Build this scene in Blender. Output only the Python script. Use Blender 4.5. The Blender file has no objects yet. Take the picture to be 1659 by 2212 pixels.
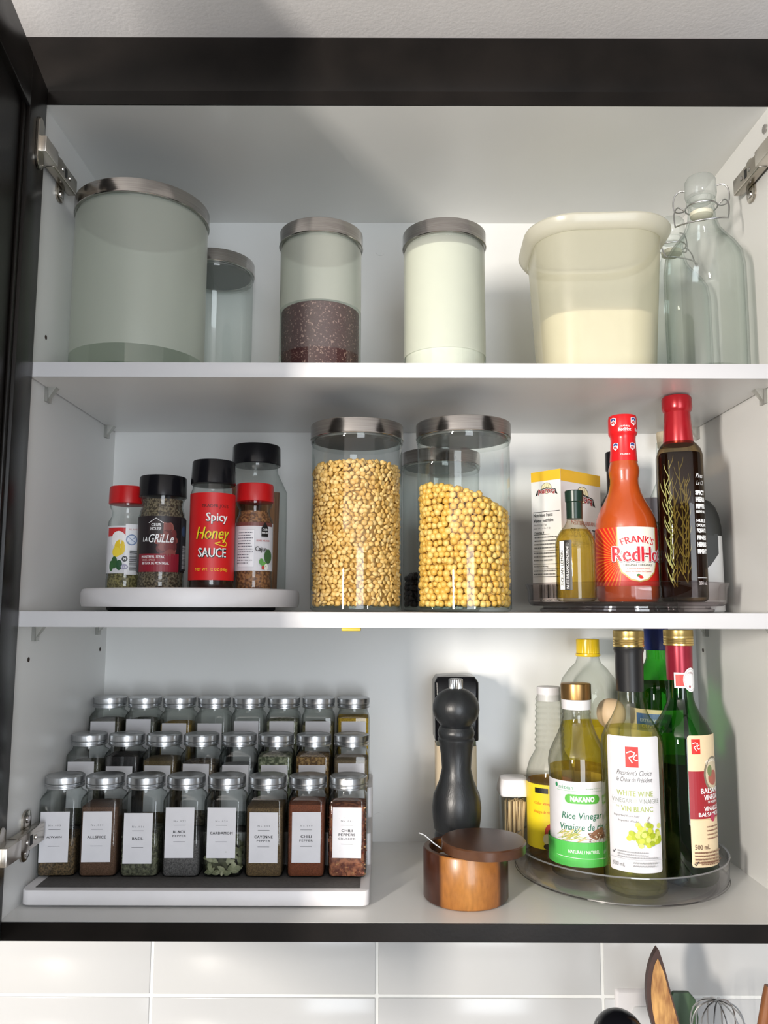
import bpy, bmesh, math, random
import numpy as np
from math import sin, cos, pi, radians, sqrt, atan2
from mathutils import Vector, Matrix
random.seed(4)
RNG = np.random.default_rng(4)
S = bpy.context.scene
C = bpy.data.collections.new('scene'); S.collection.children.link(C)

# ---------------------------------------------------------------- camera
cam = bpy.data.cameras.new('camera'); co = bpy.data.objects.new('camera', cam); C.objects.link(co)
cam.sensor_fit = 'VERTICAL'; cam.sensor_height = 36.0; cam.lens = 1727.16/2212*36.0
cam.clip_start = .02
co.location = (-.023, -.8247, .3085)
_r = Vector((.999996, .000363, .0029)); _u = Vector((-.002837, -.116808, .993151)); _f = Vector((-.0007, .993154, .116806))
co.rotation_euler = Matrix((_r, _u, -_f)).transposed().to_euler()
S.camera = co

# ---------------------------------------------------------------- world, lights, exposure
w = bpy.data.worlds.new('world'); S.world = w; w.use_nodes = True
bg = w.node_tree.nodes['Background']; bg.inputs[0].default_value = (.80, .88, 1, 1); bg.inputs[1].default_value = .44
def area(name, loc, target, sx, sy, power, col):
    l = bpy.data.lights.new(name, 'AREA'); l.shape = 'RECTANGLE'; l.size = sx; l.size_y = sy; l.energy = power; l.color = col
    o = bpy.data.objects.new(name, l); C.objects.link(o); o.location = loc
    o.rotation_euler = (Vector(target)-Vector(loc)).to_track_quat('-Z', 'Y').to_euler()
    return o
area('key_light', (-1.20, -1.95, .42), (.1, .1, .3), .13, .42, 46, (1, .93, .84))
area('cool_fill_light', (.50, -2.7, .10), (0, .1, .40), .9, 1.9, 34, (.88, .94, 1))  # added broad cool fill, stretched low to brighten the shelf undersides
S.view_settings.view_transform = 'Standard'; S.view_settings.look = 'None'
S.view_settings.gamma = 1; S.view_settings.use_curve_mapping = False
S.view_settings.exposure = .45
S.cycles.max_bounces = 10; S.cycles.diffuse_bounces = 4; S.cycles.glossy_bounces = 4
S.cycles.transmission_bounces = 6; S.cycles.transparent_max_bounces = 40
S.cycles.caustics_reflective = False
S.cycles.sample_clamp_indirect = 4

# ---------------------------------------------------------------- materials
def col4(c): return (c[0], c[1], c[2], 1)
def mat(name):
    m = bpy.data.materials.new(name); m.use_nodes = True; nt = m.node_tree; nt.nodes.clear()
    out = nt.nodes.new('ShaderNodeOutputMaterial')
    return m, nt, out
def N(nt, t, **k):
    n = nt.nodes.new(t)
    for a, b in k.items():
        if a[0] == 'i' and a[1:].isdigit(): n.inputs[int(a[1:])].default_value = b
        else: setattr(n, a, b)
    return n
CACHE = {}
def noise_col(nt, c1, c2, scale, detail=3, stretch=(1, 1, 1), lo=.35, hi=.65, coord='Object'):
    tc = N(nt, 'ShaderNodeTexCoord'); mp = N(nt, 'ShaderNodeMapping'); mp.inputs['Scale'].default_value = stretch
    nt.links.new(tc.outputs[coord], mp.inputs[0])
    no = N(nt, 'ShaderNodeTexNoise'); no.inputs['Scale'].default_value = scale; no.inputs['Detail'].default_value = detail
    nt.links.new(mp.outputs[0], no.inputs[0])
    r = N(nt, 'ShaderNodeValToRGB'); r.color_ramp.elements[0].position = lo; r.color_ramp.elements[1].position = hi
    r.color_ramp.elements[0].color = col4(c1); r.color_ramp.elements[1].color = col4(c2)
    nt.links.new(no.outputs[0], r.inputs[0])
    return r, no, mp
def pm(name, c, rough=.5, metal=0, c2=None, scale=30, stretch=(1, 1, 1), bump=0, coat=0, spec=.5, lo=.35, hi=.65, aniso=0, detail=3, bscale=None, sub=0):
    if name in CACHE: return CACHE[name]
    m, nt, out = mat(name)
    b = N(nt, 'ShaderNodeBsdfPrincipled'); nt.links.new(b.outputs[0], out.inputs[0])
    b.inputs['Roughness'].default_value = rough; b.inputs['Metallic'].default_value = metal
    b.inputs['Specular IOR Level'].default_value = spec; b.inputs['Coat Weight'].default_value = coat
    b.inputs['Coat Roughness'].default_value = .08
    if sub: b.inputs['Subsurface Weight'].default_value = sub; b.inputs['Subsurface Scale'].default_value = .01
    if aniso: b.inputs['Anisotropic'].default_value = aniso
    if c2 is None: c2 = tuple(min(1, v*1.05) for v in c)
    r, no, mp = noise_col(nt, c, c2, scale, detail, stretch, lo, hi)
    nt.links.new(r.outputs[0], b.inputs['Base Color'])
    if bump:
        bp = N(nt, 'ShaderNodeBump'); bp.inputs['Strength'].default_value = bump; bp.inputs['Distance'].default_value = .001
        src = no
        if bscale:
            src = N(nt, 'ShaderNodeTexNoise'); src.inputs['Scale'].default_value = bscale; nt.links.new(mp.outputs[0], src.inputs[0])
        nt.links.new(src.outputs[0], bp.inputs['Height']); nt.links.new(bp.outputs[0], b.inputs['Normal'])
    CACHE[name] = m; return m
def schlick(nt, f0=.04, gain=1.0, power=5):
    lw = N(nt, 'ShaderNodeLayerWeight'); lw.inputs['Blend'].default_value = .5
    p = N(nt, 'ShaderNodeMath', operation='POWER'); nt.links.new(lw.outputs['Facing'], p.inputs[0]); p.inputs[1].default_value = power
    a = N(nt, 'ShaderNodeMath', operation='MULTIPLY_ADD', use_clamp=True); nt.links.new(p.outputs[0], a.inputs[0])
    a.inputs[1].default_value = (1-f0)*gain; a.inputs[2].default_value = f0
    return lw, a
def glass(name, tint=(.95, .97, .96), edge=(.45, .5, .48), f0=.05, rough=.02, power=3.0, gain=.6, haze=0, hazecol=(.8, .8, .8)):
    """thin clear wall: tinted transmission that deepens at grazing angles plus a Fresnel reflection"""
    if name in CACHE: return CACHE[name]
    m, nt, out = mat(name)
    lw, fr = schlick(nt, f0, gain)
    p = N(nt, 'ShaderNodeMath', operation='POWER'); nt.links.new(lw.outputs['Facing'], p.inputs[0]); p.inputs[1].default_value = power
    mx = N(nt, 'ShaderNodeMix', data_type='RGBA'); nt.links.new(p.outputs[0], mx.inputs[0])
    mx.inputs[6].default_value = col4(tint); mx.inputs[7].default_value = col4(edge)
    tr = N(nt, 'ShaderNodeBsdfTransparent'); nt.links.new(mx.outputs[2], tr.inputs[0])
    body = tr
    if haze:
        df = N(nt, 'ShaderNodeBsdfDiffuse'); df.inputs[0].default_value = col4(hazecol)
        tl = N(nt, 'ShaderNodeBsdfTranslucent'); tl.inputs[0].default_value = col4(hazecol)
        a = N(nt, 'ShaderNodeMixShader'); a.inputs[0].default_value = .5; nt.links.new(df.outputs[0], a.inputs[1]); nt.links.new(tl.outputs[0], a.inputs[2])
        b = N(nt, 'ShaderNodeMixShader'); b.inputs[0].default_value = haze; nt.links.new(tr.outputs[0], b.inputs[1]); nt.links.new(a.outputs[0], b.inputs[2])
        body = b
    g = N(nt, 'ShaderNodeBsdfGlossy'); g.inputs['Roughness'].default_value = rough
    ms = N(nt, 'ShaderNodeMixShader'); nt.links.new(fr.outputs[0], ms.inputs[0]); nt.links.new(body.outputs[0], ms.inputs[1]); nt.links.new(g.outputs[0], ms.inputs[2])
    nt.links.new(ms.outputs[0], out.inputs[0]); CACHE[name] = m; return m
def liquid(name, tint, refr=.5, ior=1.25, haze=0):
    if name in CACHE: return CACHE[name]
    m, nt, out = mat(name)
    tr = N(nt, 'ShaderNodeBsdfTransparent'); tr.inputs[0].default_value = col4(tint)
    rf = N(nt, 'ShaderNodeBsdfRefraction'); rf.inputs[0].default_value = col4(tint); rf.inputs['IOR'].default_value = ior; rf.inputs['Roughness'].default_value = .02
    a = N(nt, 'ShaderNodeMixShader'); a.inputs[0].default_value = refr; nt.links.new(tr.outputs[0], a.inputs[1]); nt.links.new(rf.outputs[0], a.inputs[2])
    if haze:
        df = N(nt, 'ShaderNodeBsdfDiffuse'); df.inputs[0].default_value = col4(tint)
        b = N(nt, 'ShaderNodeMixShader'); b.inputs[0].default_value = haze; nt.links.new(a.outputs[0], b.inputs[1]); nt.links.new(df.outputs[0], b.inputs[2]); a = b
    nt.links.new(a.outputs[0], out.inputs[0]); CACHE[name] = m; return m
def ink(c, name=None):
    k = 'ink_%02x%02x%02x' % tuple(int(v*255) for v in c)
    return pm(k, c, .45, scale=60)

WHITE = pm('white_laminate', (.72, .72, .705), .32, c2=(.75, .75, .735), scale=6, bump=.02, bscale=500)
EDGE = pm('white_edge_band', (.63, .625, .64), .3, c2=(.66, .655, .67), scale=8)
DARK = pm('dark_stained_wood', (.0045, .0035, .003), .3, c2=(.009, .007, .006), scale=14, stretch=(1, 6, 1), bump=.05, bscale=300, spec=.2)
CEIL = pm('ceiling_paint', (.78, .76, .76), .8, c2=(.82, .80, .80), scale=9, bump=.22, bscale=240)
TILE = pm('glazed_tile', (.50, .50, .50), .17, c2=(.54, .535, .525), scale=3, bump=.25, bscale=9)
GROUT = pm('grout', (.70, .70, .68), .8, scale=80, bump=.2)
STEEL = pm('brushed_steel', (.42, .40, .385), .17, 1, c2=(.52, .50, .48), scale=18, stretch=(1, 1, 60), bump=.04)
NICKEL = pm('nickel', (.42, .38, .33), .22, 1, c2=(.5, .46, .4), scale=20)
TIN = pm('tin_lid', (.52, .53, .54), .3, 1, c2=(.62, .63, .64), scale=40, bump=.05)
BLACKP = pm('black_plastic', (.006, .006, .008), .2, scale=40, spec=.3)
REDP = pm('red_plastic', (.52, .010, .012), .3, scale=40)
WPLAS = pm('white_plastic', (.72, .70, .71), .42, scale=30)
PAPER = pm('label_paper', (.68, .67, .695), .55, scale=50)
GLASS = glass('jar_glass')
GLASSB = glass('jar_glass_bright', (.96, .98, .97), (.62, .68, .66), power=4)
GOLD = pm('gold_cap', (.74, .52, .18), .3, 1, c2=(.82, .62, .25), scale=30)

# ---------------------------------------------------------------- mesh helpers
def link(name, me, m, parent=None, label=None, kind=None, sharp=35):
    o = bpy.data.objects.new(name, me); C.objects.link(o)
    for x in (m if isinstance(m, (list, tuple)) else [m]): me.materials.append(x)
    if parent is not None: o.parent = parent
    if label: o['label'] = label
    if kind: o['kind'] = kind
    if sharp is not None and len(me.polygons):
        me.shade_smooth(); me.set_sharp_from_angle(angle=radians(sharp))
    return o
def mesh(V, F, name='m'):
    me = bpy.data.meshes.new(name); me.from_pydata([tuple(v) for v in V], [], F); me.update(); return me
def thing(name, label, cat, x=0, y=0, z=0, rz=0, group=None):
    o = bpy.data.objects.new(name, None); C.objects.link(o); o.empty_display_size = .02
    o.location = (x, y, z); o.rotation_euler = (0, 0, rz); o['label'] = label; o['category'] = cat
    if group: o['group'] = group
    return o
def face_cam(x, y, off=0):
    return -atan2(x+.023, y+.8247)+radians(off)
def ring(s, n=40):
    """s = (z, r) or (z, half width, half depth, corner radius [, dx, dy])"""
    z = s[0]
    if len(s) == 2: w_ = d_ = c_ = s[1]; dx = dy = 0
    else:
        w_, d_, c_ = s[1:4]; dx, dy = (s[4:6] if len(s) > 4 else (0, 0))
    c_ = min(c_, w_, d_); P = []; q = n//4
    for k, (sx, sy) in enumerate(((1, 1), (-1, 1), (-1, -1), (1, -1))):
        for i in range(q):
            a = k*pi/2+(i+.5*0)*(pi/2)/(q-1) if q > 1 else k*pi/2
            if c_ >= min(w_, d_)-1e-7: a = k*pi/2+i*(pi/2)/q
            P.append((dx+sx*(w_-c_)+c_*cos(a), dy+sy*(d_-c_)+c_*sin(a), z))
    return P
def loft(secs, n=40, cap0=True, cap1=True):
    V = []; F = []
    for s in secs: V += ring(s, n)
    m_ = len(secs)
    for j in range(m_-1):
        for i in range(n):
            a = j*n+i; b = j*n+(i+1) % n; F.append((a, b, b+n, a+n))
    if cap0: F.append(tuple(range(n-1, -1, -1)))
    if cap1: F.append(tuple((m_-1)*n+i for i in range(n)))
    return V, F
def mm(secs): return [tuple(v*.001 for v in s) for s in secs]
def lm(name, secs, m, parent, n=40, cap0=True, cap1=True, label=None, kind=None, sharp=35):
    V, F = loft(mm(secs), n, cap0, cap1); return link(name, mesh(V, F, name), m, parent, label, kind, sharp)
def interp(secs, z):
    for a, b in zip(secs, secs[1:]):
        if a[0] <= z <= b[0] and b[0] > a[0]:
            t = (z-a[0])/(b[0]-a[0]); A = list(a[1:]); B = list(b[1:])
            if len(A) == 1: A = [A[0]]*3
            if len(B) == 1: B = [B[0]]*3
            return (z,)+tuple(p+(q-p)*t for p, q in zip(A, B))
    return secs[-1]
def inside(secs, z0, z1, inset):
    o = [interp(secs, z0)]+[s for s in secs if z0 < s[0] < z1]+[interp(secs, z1)]; R_ = []
    for s in o:
        if len(s) == 2: R_.append((s[0], max(s[1]-inset, .5)))
        else: R_.append((s[0], max(s[1]-inset, .5), max(s[2]-inset, .5), max(s[3]-inset*.5, .3)))
    return R_
def boxvf(x0, x1, y0, y1, z0, z1):
    V = [(x, y, z) for x in (x0, x1) for y in (y0, y1) for z in (z0, z1)]
    F = [(0, 1, 3, 2), (4, 6, 7, 5), (0, 4, 5, 1), (2, 3, 7, 6), (0, 2, 6, 4), (1, 5, 7, 3)]
    return V, F
def bevel_box(x0, x1, y0, y1, z0, z1, bev=.001, seg=2):
    V, F = boxvf(x0, x1, y0, y1, z0, z1); bm = bmesh.new()
    vs = [bm.verts.new(v) for v in V]
    for f in F: bm.faces.new([vs[i] for i in f])
    bmesh.ops.recalc_face_normals(bm, faces=bm.faces)
    if bev: bmesh.ops.bevel(bm, geom=bm.edges[:], offset=bev, segments=seg, affect='EDGES', profile=.5)
    me = bpy.data.meshes.new('box'); bm.to_mesh(me); bm.free(); return me
def bx(name, dims, m, parent=None, bev=.001, label=None, kind=None, seg=2):
    return link(name, bevel_box(*dims, bev=bev, seg=seg), m, parent, label, kind)
def joinvf(L):
    V = []; F = []
    for v, f in L:
        o = len(V); V += list(v); F += [tuple(i+o for i in q) for q in f]
    return V, F
def tube(pts, r, n=8, closed=False, r1=None):
    V = []; F = []; m_ = len(pts); P = [Vector(p) for p in pts]; up = Vector((0, 0, 1)); prev = None
    for i, p in enumerate(P):
        if closed: t = (P[(i+1) % m_]-P[i-1]).normalized()
        else: t = (P[min(i+1, m_-1)]-P[max(i-1, 0)]).normalized()
        if prev is None:
            a = t.orthogonal().normalized()
        else:
            a = (prev-t*prev.dot(t)).normalized()
        prev = a; b = t.cross(a)
        rr = r if r1 is None else r+(r1-r)*i/(m_-1)
        for k in range(n):
            th = 2*pi*k/n; V.append(p+a*rr*cos(th)+b*rr*sin(th))
    for i in range(m_ if closed else m_-1):
        for k in range(n):
            a = i*n+k; b = i*n+(k+1) % n; c = ((i+1) % m_)*n+(k+1) % n; d = ((i+1) % m_)*n+k; F.append((a, b, c, d))
    if not closed:
        F.append(tuple(range(n-1, -1, -1))); F.append(tuple((m_-1)*n+k for k in range(n)))
    return V, F
def smooth(P, k=5, closed=False):
    P = [tuple(p) for p in P]; n = len(P); o = []
    for i in range(n if closed else n-1):
        p1, p2 = P[i], P[(i+1) % n]; p0 = P[i-1] if (i or closed) else p1; p3 = P[(i+2) % n] if (closed or i+2 < n) else p2
        for j in range(k):
            t = j/k; o.append(tuple(.5*(2*b_+(c_-a_)*t+(2*a_-5*b_+4*c_-d_)*t*t+(3*b_-a_-3*c_+d_)*t**3) for a_, b_, c_, d_ in zip(p0, p1, p2, p3)))
    if not closed: o.append(P[-1])
    return o
def knurl(z0, z1, r, n=60, amp=.25, taper=0, top_r=None):
    """ribbed cap side in mm, closed on top"""
    V = []; F = []; k = n*2
    levels = [(z0, r, 0), (z0+.3, r, 1), (z1-1.2, r-taper, 1), (z1-.4, r-taper-.3, 0), (z1, r-taper-1.0, 0)]
    for z, rr, rib in levels:
        for i in range(k):
            a = 2*pi*i/k; q = rr-(amp if (i % 2 and rib) else 0); V.append((q*cos(a)*.001, q*sin(a)*.001, z*.001))
    for j in range(len(levels)-1):
        for i in range(k):
            a = j*k+i; b = j*k+(i+1) % k; F.append((a, b, b+k, a+k))
    F.append(tuple(range(k-1, -1, -1))); F.append(tuple((len(levels)-1)*k+i for i in range(k)))
    return V, F

# ---------------------------------------------------------------- printed matter
def text_polys(s, shear=0, bold=0, space=1, res=2):
    cu = bpy.data.curves.new('t', 'FONT'); cu.body = s; cu.size = 1; cu.shear = shear; cu.offset = bold; cu.space_character = space
    cu.resolution_u = res; cu.fill_mode = 'FRONT'
    o = bpy.data.objects.new('t', cu); S.collection.objects.link(o)
    dg = bpy.context.evaluated_depsgraph_get(); me = o.evaluated_get(dg).to_mesh()
    V = [(v.co.x, v.co.y) for v in me.vertices]; F = [tuple(p.vertices) for p in me.polygons]
    o.evaluated_get(dg).to_mesh_clear()
    bpy.data.objects.remove(o); bpy.data.curves.remove(cu)
    return V, F
def printed(parent, items, surf, name='lettering', step=3.0, base=.25):
    """items in mm on the label; surf(u, v, off) gives a local point in mm"""
    V = []; F = []; MI = []; mats = []; lay = 0
    for it in items:
        k = it[0]; opt = it[-1] if isinstance(it[-1], dict) else {}
        if k == 't':
            _, s, cx, cy, w_, h_, c = it[:7]
            v2, f2 = text_polys(s, opt.get('shear', 0), 0, opt.get('space', 1), opt.get('res', 2))
            if not v2: continue
            bd = opt.get('bold', 0)
            if bd > 0:
                D_ = [(-.6, 0), (.6, 0)] if bd < .06 else [(-.8, -.8), (.8, -.8), (-.8, .8), (.8, .8), (1, 0), (-1, 0), (0, 1), (0, -1)]
                nv_ = len(v2); va, fa = list(v2), list(f2)
                for k_, (ex, ey) in enumerate(D_):
                    va += [(x+ex*bd, y+ey*bd) for x, y in v2]; fa += [tuple(i+nv_*(k_+1) for i in f) for f in f2]
                v2, f2 = va, fa
            xs = [p[0] for p in v2]; ys = [p[1] for p in v2]; x0, x1, y0, y1 = min(xs), max(xs), min(ys), max(ys)
            sy = h_/(y1-y0); sx = (w_/(x1-x0)) if w_ else sy
            v2 = [((x-(x0+x1)/2)*sx, (y-(y0+y1)/2)*sy) for x, y in v2]
            if 'rot' in opt:
                ca, sa = cos(radians(opt['rot'])), sin(radians(opt['rot'])); v2 = [(x*ca-y*sa, x*sa+y*ca) for x, y in v2]
            if 'arc' in opt:
                R_ = opt['arc']; v2 = [((R_+y)*sin(x/R_), (R_+y)*cos(x/R_)-R_) for x, y in v2]
            v2 = [(x+cx, y+cy) for x, y in v2]
        elif k == 'r':
            _, x0, y0, x1, y1, c = it[:6]; v2 = [(x0, y0), (x1, y0), (x1, y1), (x0, y1)]; f2 = [(0, 1, 2, 3)]
        elif k == 'e':
            _, cx, cy, rx, ry, c = it[:6]; v2 = [(cx+rx*cos(2*pi*i/20), cy+ry*sin(2*pi*i/20)) for i in range(20)]; f2 = [tuple(range(20))]
        elif k == 'p':
            _, pts, c = it[:3]; v2 = pts; f2 = [tuple(range(len(pts)))]
        elif k == 'ln':
            _, pts, wd, c = it[:4]; v2 = []; f2 = []
            for (ax, ay), (bx_, by) in zip(pts, pts[1:]):
                L_ = max(1e-6, math.hypot(bx_-ax, by-ay)); nx, ny = -(by-ay)/L_*wd/2, (bx_-ax)/L_*wd/2; q = len(v2)
                v2 += [(ax-nx, ay-ny), (bx_-nx, by-ny), (bx_+nx, by+ny), (ax+nx, ay+ny)]; f2.append((q, q+1, q+2, q+3))
        bm = bmesh.new(); vs = [bm.verts.new((x, y, 0)) for x, y in v2]
        for f in f2:
            try: bm.faces.new([vs[i] for i in f])
            except ValueError: pass
        xs = [p[0] for p in v2]; lo_, hi_ = min(xs), max(xs)
        if hi_-lo_ > step and k != 'x':
            x = math.ceil(lo_/step)*step
            while x < hi_:
                bmesh.ops.bisect_plane(bm, geom=bm.verts[:]+bm.edges[:]+bm.faces[:], plane_co=(x, 0, 0), plane_no=(1, 0, 0)); x += step
        clip = opt.get('clip')
        if clip:
            for (px, py, nx, ny) in ((clip[0], 0, -1, 0), (clip[2], 0, 1, 0), (0, clip[1], 0, -1), (0, clip[3], 0, 1)):
                bmesh.ops.bisect_plane(bm, geom=bm.verts[:]+bm.edges[:]+bm.faces[:], plane_co=(px, py, 0), plane_no=(nx, ny, 0), clear_outer=True)
        bm.verts.ensure_lookup_table()
        mt = ink(c) if not isinstance(c, bpy.types.Material) else c
        if mt not in mats: mats.append(mt)
        mi = mats.index(mt); o = len(V); bm.verts.index_update()
        for v in bm.verts: V.append(tuple(q*.001 for q in surf(v.co.x, v.co.y, base+lay*.018)))
        for f in bm.faces:
            F.append(tuple(v.index+o for v in f.verts)); MI.append(mi)
        bm.free(); lay += 1
    me = mesh(V, F, name)
    ob = link(name, me, mats, parent, sharp=None)
    me.polygons.foreach_set('material_index', MI); return ob
def cyl(r, tilt=0):
    return lambda u, v, off: ((r+off)*sin(u/r), -(r+off)*cos(u/r), v)
def cone(zr):
    def f(u, v, off):
        r = interp(zr, v)[1]; return ((r+off)*sin(u/r), -(r+off)*cos(u/r), v)
    return f
def flat(yf): return lambda u, v, off: (u, -yf-off, v)
def faceplane(ox, oy, ax, ay):
    nx, ny = ay, -ax
    return lambda u, v, off: (ox+ax*u+nx*off, oy+ay*u+ny*off, v)
def patch(name, u0, v0, u1, v1, surf, m, parent, off=.12, nu=16, nv=1, corner=0, label=None):
    pts = []
    if corner:
        for k, (cx, cy) in enumerate(((u1-corner, v1-corner), (u0+corner, v1-corner), (u0+corner, v0+corner), (u1-corner, v0+corner))):
            for i in range(5): a = k*pi/2+i*pi/8; pts.append((cx+corner*cos(a), cy+corner*sin(a)))
    else: pts = [(u0, v0), (u1, v0), (u1, v1), (u0, v1)]
    bm = bmesh.new(); bm.faces.new([bm.verts.new((x, y, 0)) for x, y in pts])
    for i in range(1, nu):
        x = u0+(u1-u0)*i/nu
        bmesh.ops.bisect_plane(bm, geom=bm.verts[:]+bm.edges[:]+bm.faces[:], plane_co=(x, 0, 0), plane_no=(1, 0, 0))
    for i in range(1, nv):
        y = v0+(v1-v0)*i/nv
        bmesh.ops.bisect_plane(bm, geom=bm.verts[:]+bm.edges[:]+bm.faces[:], plane_co=(0, y, 0), plane_no=(0, 1, 0))
    bm.verts.index_update()
    V = [tuple(q*.001 for q in surf(v.co.x, v.co.y, off)) for v in bm.verts]; F = [tuple(v.index for v in f.verts) for f in bm.faces]; bm.free()
    return link(name, mesh(V, F, name), m, parent, label)
def barcode(x0, y0, x1, y1, c=(.01, .01, .01), horiz=False):
    rr = random.Random(7); o = []; p = x0 if not horiz else y0; e = x1 if not horiz else y1
    while p < e:
        w_ = rr.choice((.25, .4, .7))
        o.append(('r', p, y0, min(p+w_, e), y1, c) if not horiz else ('r', x0, p, x1, min(p+w_, e), c)); p += w_+rr.choice((.3, .4, .6))
    return o
def smallprint(x0, x1, y1, n, dy, h, c, seed=1):
    rr = random.Random(seed); o = []
    for i in range(n):
        x = x0; y = y1-i*dy; e = x1-rr.random()*(x1-x0)*.3
        while x < e:
            w_ = rr.uniform(.8, 2.6); o.append(('r', x, y-h, min(x+w_, e), y, c)); x += w_+.5
    return o

# ---------------------------------------------------------------- the room
W = .40; D = .2729; T = .016; Z1 = .5649; Z2 = .3023; ZT = .8575; ZF = .9389
def struct(name, dims, m, bev=0):
    o = bx(name, dims, m, bev=bev); o['kind'] = 'structure'; return o
struct('ceiling', (-2.4, 2.4, -3.2, .36, ZF, ZF+.02), CEIL)
wb = struct('wall_back', (-2.4, 2.4, .2862, .36, -1.5, ZF), GROUT)
struct('floor', (-2.4, 2.4, -3.2, .36, -1.52, -1.5), pm('floor_boards', (.42, .36, .29), .4, c2=(.50, .42, .33), scale=6, stretch=(1, 8, 1)))
struct('wall_front', (-2.4, 2.4, -3.24, -3.2, -1.5, ZF), pm('room_paint', (.30, .29, .28), .8))
tm = None
for r_ in range(5):
    for c_ in range(-4, 6):
        dims = (-.1455, .1455, -.004, .0015, -.0472, .0472)
        if tm is None:
            tm = bevel_box(*dims, bev=.0012, seg=2); tm.materials.append(TILE); tm.shade_smooth(); tm.set_sharp_from_angle(angle=radians(50))
        t = bpy.data.objects.new('tile', tm); C.objects.link(t); t.parent = wb
        t.location = (-.0313+.2948*(c_+.5), .2885, -.197+.0491+.0983*(-r_+1)-.0)
# ---------------------------------------------------------------- the cabinet
cab = thing('kitchen_cabinet', 'open white wall cabinet with dark trim and two inner shelves full of jars and bottles', 'cabinet', 0, 0, 0)
for s in (-1, 1):
    x0, x1 = sorted((s*W, s*(W+T)))
    bx('side_panel', (x0, x1, 0, D+.01, -T, ZT+T), WHITE, cab, bev=0)
bx('back_panel', (-W, W, D, D+.006, -T+.0005, ZT), WHITE, cab, bev=0)
bx('top_panel', (-W, W, .0008, D, ZT, ZT+T), WHITE, cab, bev=0)
bx('front_edge', (-W, W, -.001, .0008, ZT, ZT+T), DARK, cab, bev=0, label='dark edge strip of the top panel')
bx('bottom_panel', (-W, W, .0008, D, -T, 0), WHITE, cab, bev=0)
bx('bottom_edge', (-W-T, W+T, -.001, .0008, -T-.0005, -.0002), DARK, cab, bev=0, label='dark edge strip of the bottom panel')
bx('underside_skin', (-W-T, W+T, .0008, D+.005, -T-.002, -T), DARK, cab, bev=0, label='dark underside')
bx('filler_rail', (-W-.3, W+.3, .000, .016, ZT+T, ZF), DARK, cab, bev=.0006, label='dark filler rail between cabinet and ceiling')
for zt in (Z1, Z2):
    bx('shelf', (-W+.0015, W-.0015, .002, D-.001, zt-T, zt), WHITE, cab, bev=0)
    bx('shelf_edge', (-W+.0015, W-.0015, 0, .002, zt-T, zt), EDGE, cab, bev=.0004)
def pin(x, y, z, s):
    V1, F1 = boxvf(min(x, x+s*.0035), max(x, x+s*.0035), y-.006, y+.006, z-.016, z)
    V2 = [(x+s*.0035, y-.003, z-.012), (x+s*.0035, y+.003, z-.012), (x+s*.012, y-.005, z), (x+s*.012, y+.005, z), (x+s*.0035, y-.005, z), (x+s*.0035, y+.005, z)]
    F2 = [(0, 1, 3, 2), (0, 2, 4), (1, 5, 3), (2, 3, 5, 4)]
    V, F = joinvf([(V1, F1), (V2, F2)])
    link('shelf_pin', mesh(V, F), glass('clear_plastic', (.9, .9, .88), (.6, .6, .58), haze=.35, hazecol=(.8, .8, .76)), cab, sharp=20)
for z in (Z1-T, Z2-T):
    for y in (.045, .235):
        pin(-W, y, z-.0002, 1); pin(W, y, z-.0002, -1)
HOLE = pm('pin_hole', (.03, .015, .01), .8)
def disc(name, x, y, z, ax, r, m, parent, t=.0006, n=20):
    V = []; F = []
    for k in (0, 1):
        for i in range(n):
            a = 2*pi*i/n; u, v = r*cos(a), r*sin(a)
            V.append({'x': (x+ax[1]*t*k, y+u, z+v), 'y': (x+u, y+ax[1]*t*k, z+v), 'z': (x+u, y+v, z+ax[1]*t*k)}[ax[0]])
    F = [tuple(range(n)), tuple(range(n, 2*n))]+[(i, (i+1) % n, n+(i+1) % n, n+i) for i in range(n)]
    return link(name, mesh(V, F), m, parent)
for (x, y, z, s) in ((-W, .035, .604, 1), (-W, .035, .251, 1), (-W, .25, .2505, 1), (W, .25, .2515, -1)):
    disc('pin_hole', x, y, z, ('x', s), .0026, HOLE, cab, t=.0003)
disc('cover_cap', -.030, D, .8148, ('y', -1), .0068, WHITE, cab, t=.0006)
disc('cover_cap', -.0297, D, .0300, ('y', -1), .0068, WHITE, cab, t=.0006)
bx('shelf_bumper', (-.067, -.047, .004, .014, Z2-T-.0035, Z2-T), pm('yellow_rubber', (.55, .42, .05), .5), cab, bev=.001, label='small yellow bumper under the middle shelf')

def door(sx, ang, wd):
    e = bpy.data.objects.new('door', None)
    t = .019; z0, z1 = -T-.001, ZT+T; fr = .058
    # frame with recessed inner panel as one joined solid; local x along the door, local y = thickness (inner face at y=0)
    P = []
    P.append(bevel_box(0, fr, -t, 0, z0, z1, .0012)); P.append(bevel_box(wd-fr, wd, -t, 0, z0, z1, .0012))
    P.append(bevel_box(fr, wd-fr, -t, 0, z1-fr, z1, .0012)); P.append(bevel_box(fr, wd-fr, -t, 0, z0, z0+fr, .0012))
    bm = bmesh.new()
    for m_ in P: bm.from_mesh(m_)
    me = bpy.data.meshes.new('door'); bm.to_mesh(me); bm.free()
    d = link('door', me, DARK, cab)
    bx('door_panel', (fr-.002, wd-fr+.002, -.013, -.007, z0+fr-.002, z1-fr+.002), DARK, d, bev=0)
    bx('panel_moulding', (fr-.001, fr+.008, -.007, -.0035, z0+fr-.002, z1-fr+.002), DARK, d, bev=.001)
    d.location = (sx*(W-.0045), -.003, 0)
    if sx < 0: d.rotation_euler = (0, 0, radians(-ang))       # swings toward the viewer
    else:
        d.rotation_euler = (0, 0, radians(180+ang)); d.scale = (1, -1, 1)
    return d
dl = door(-1, 81, .40)
dr = door(1, 100, .40); dr.location.x = W+.003
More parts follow.
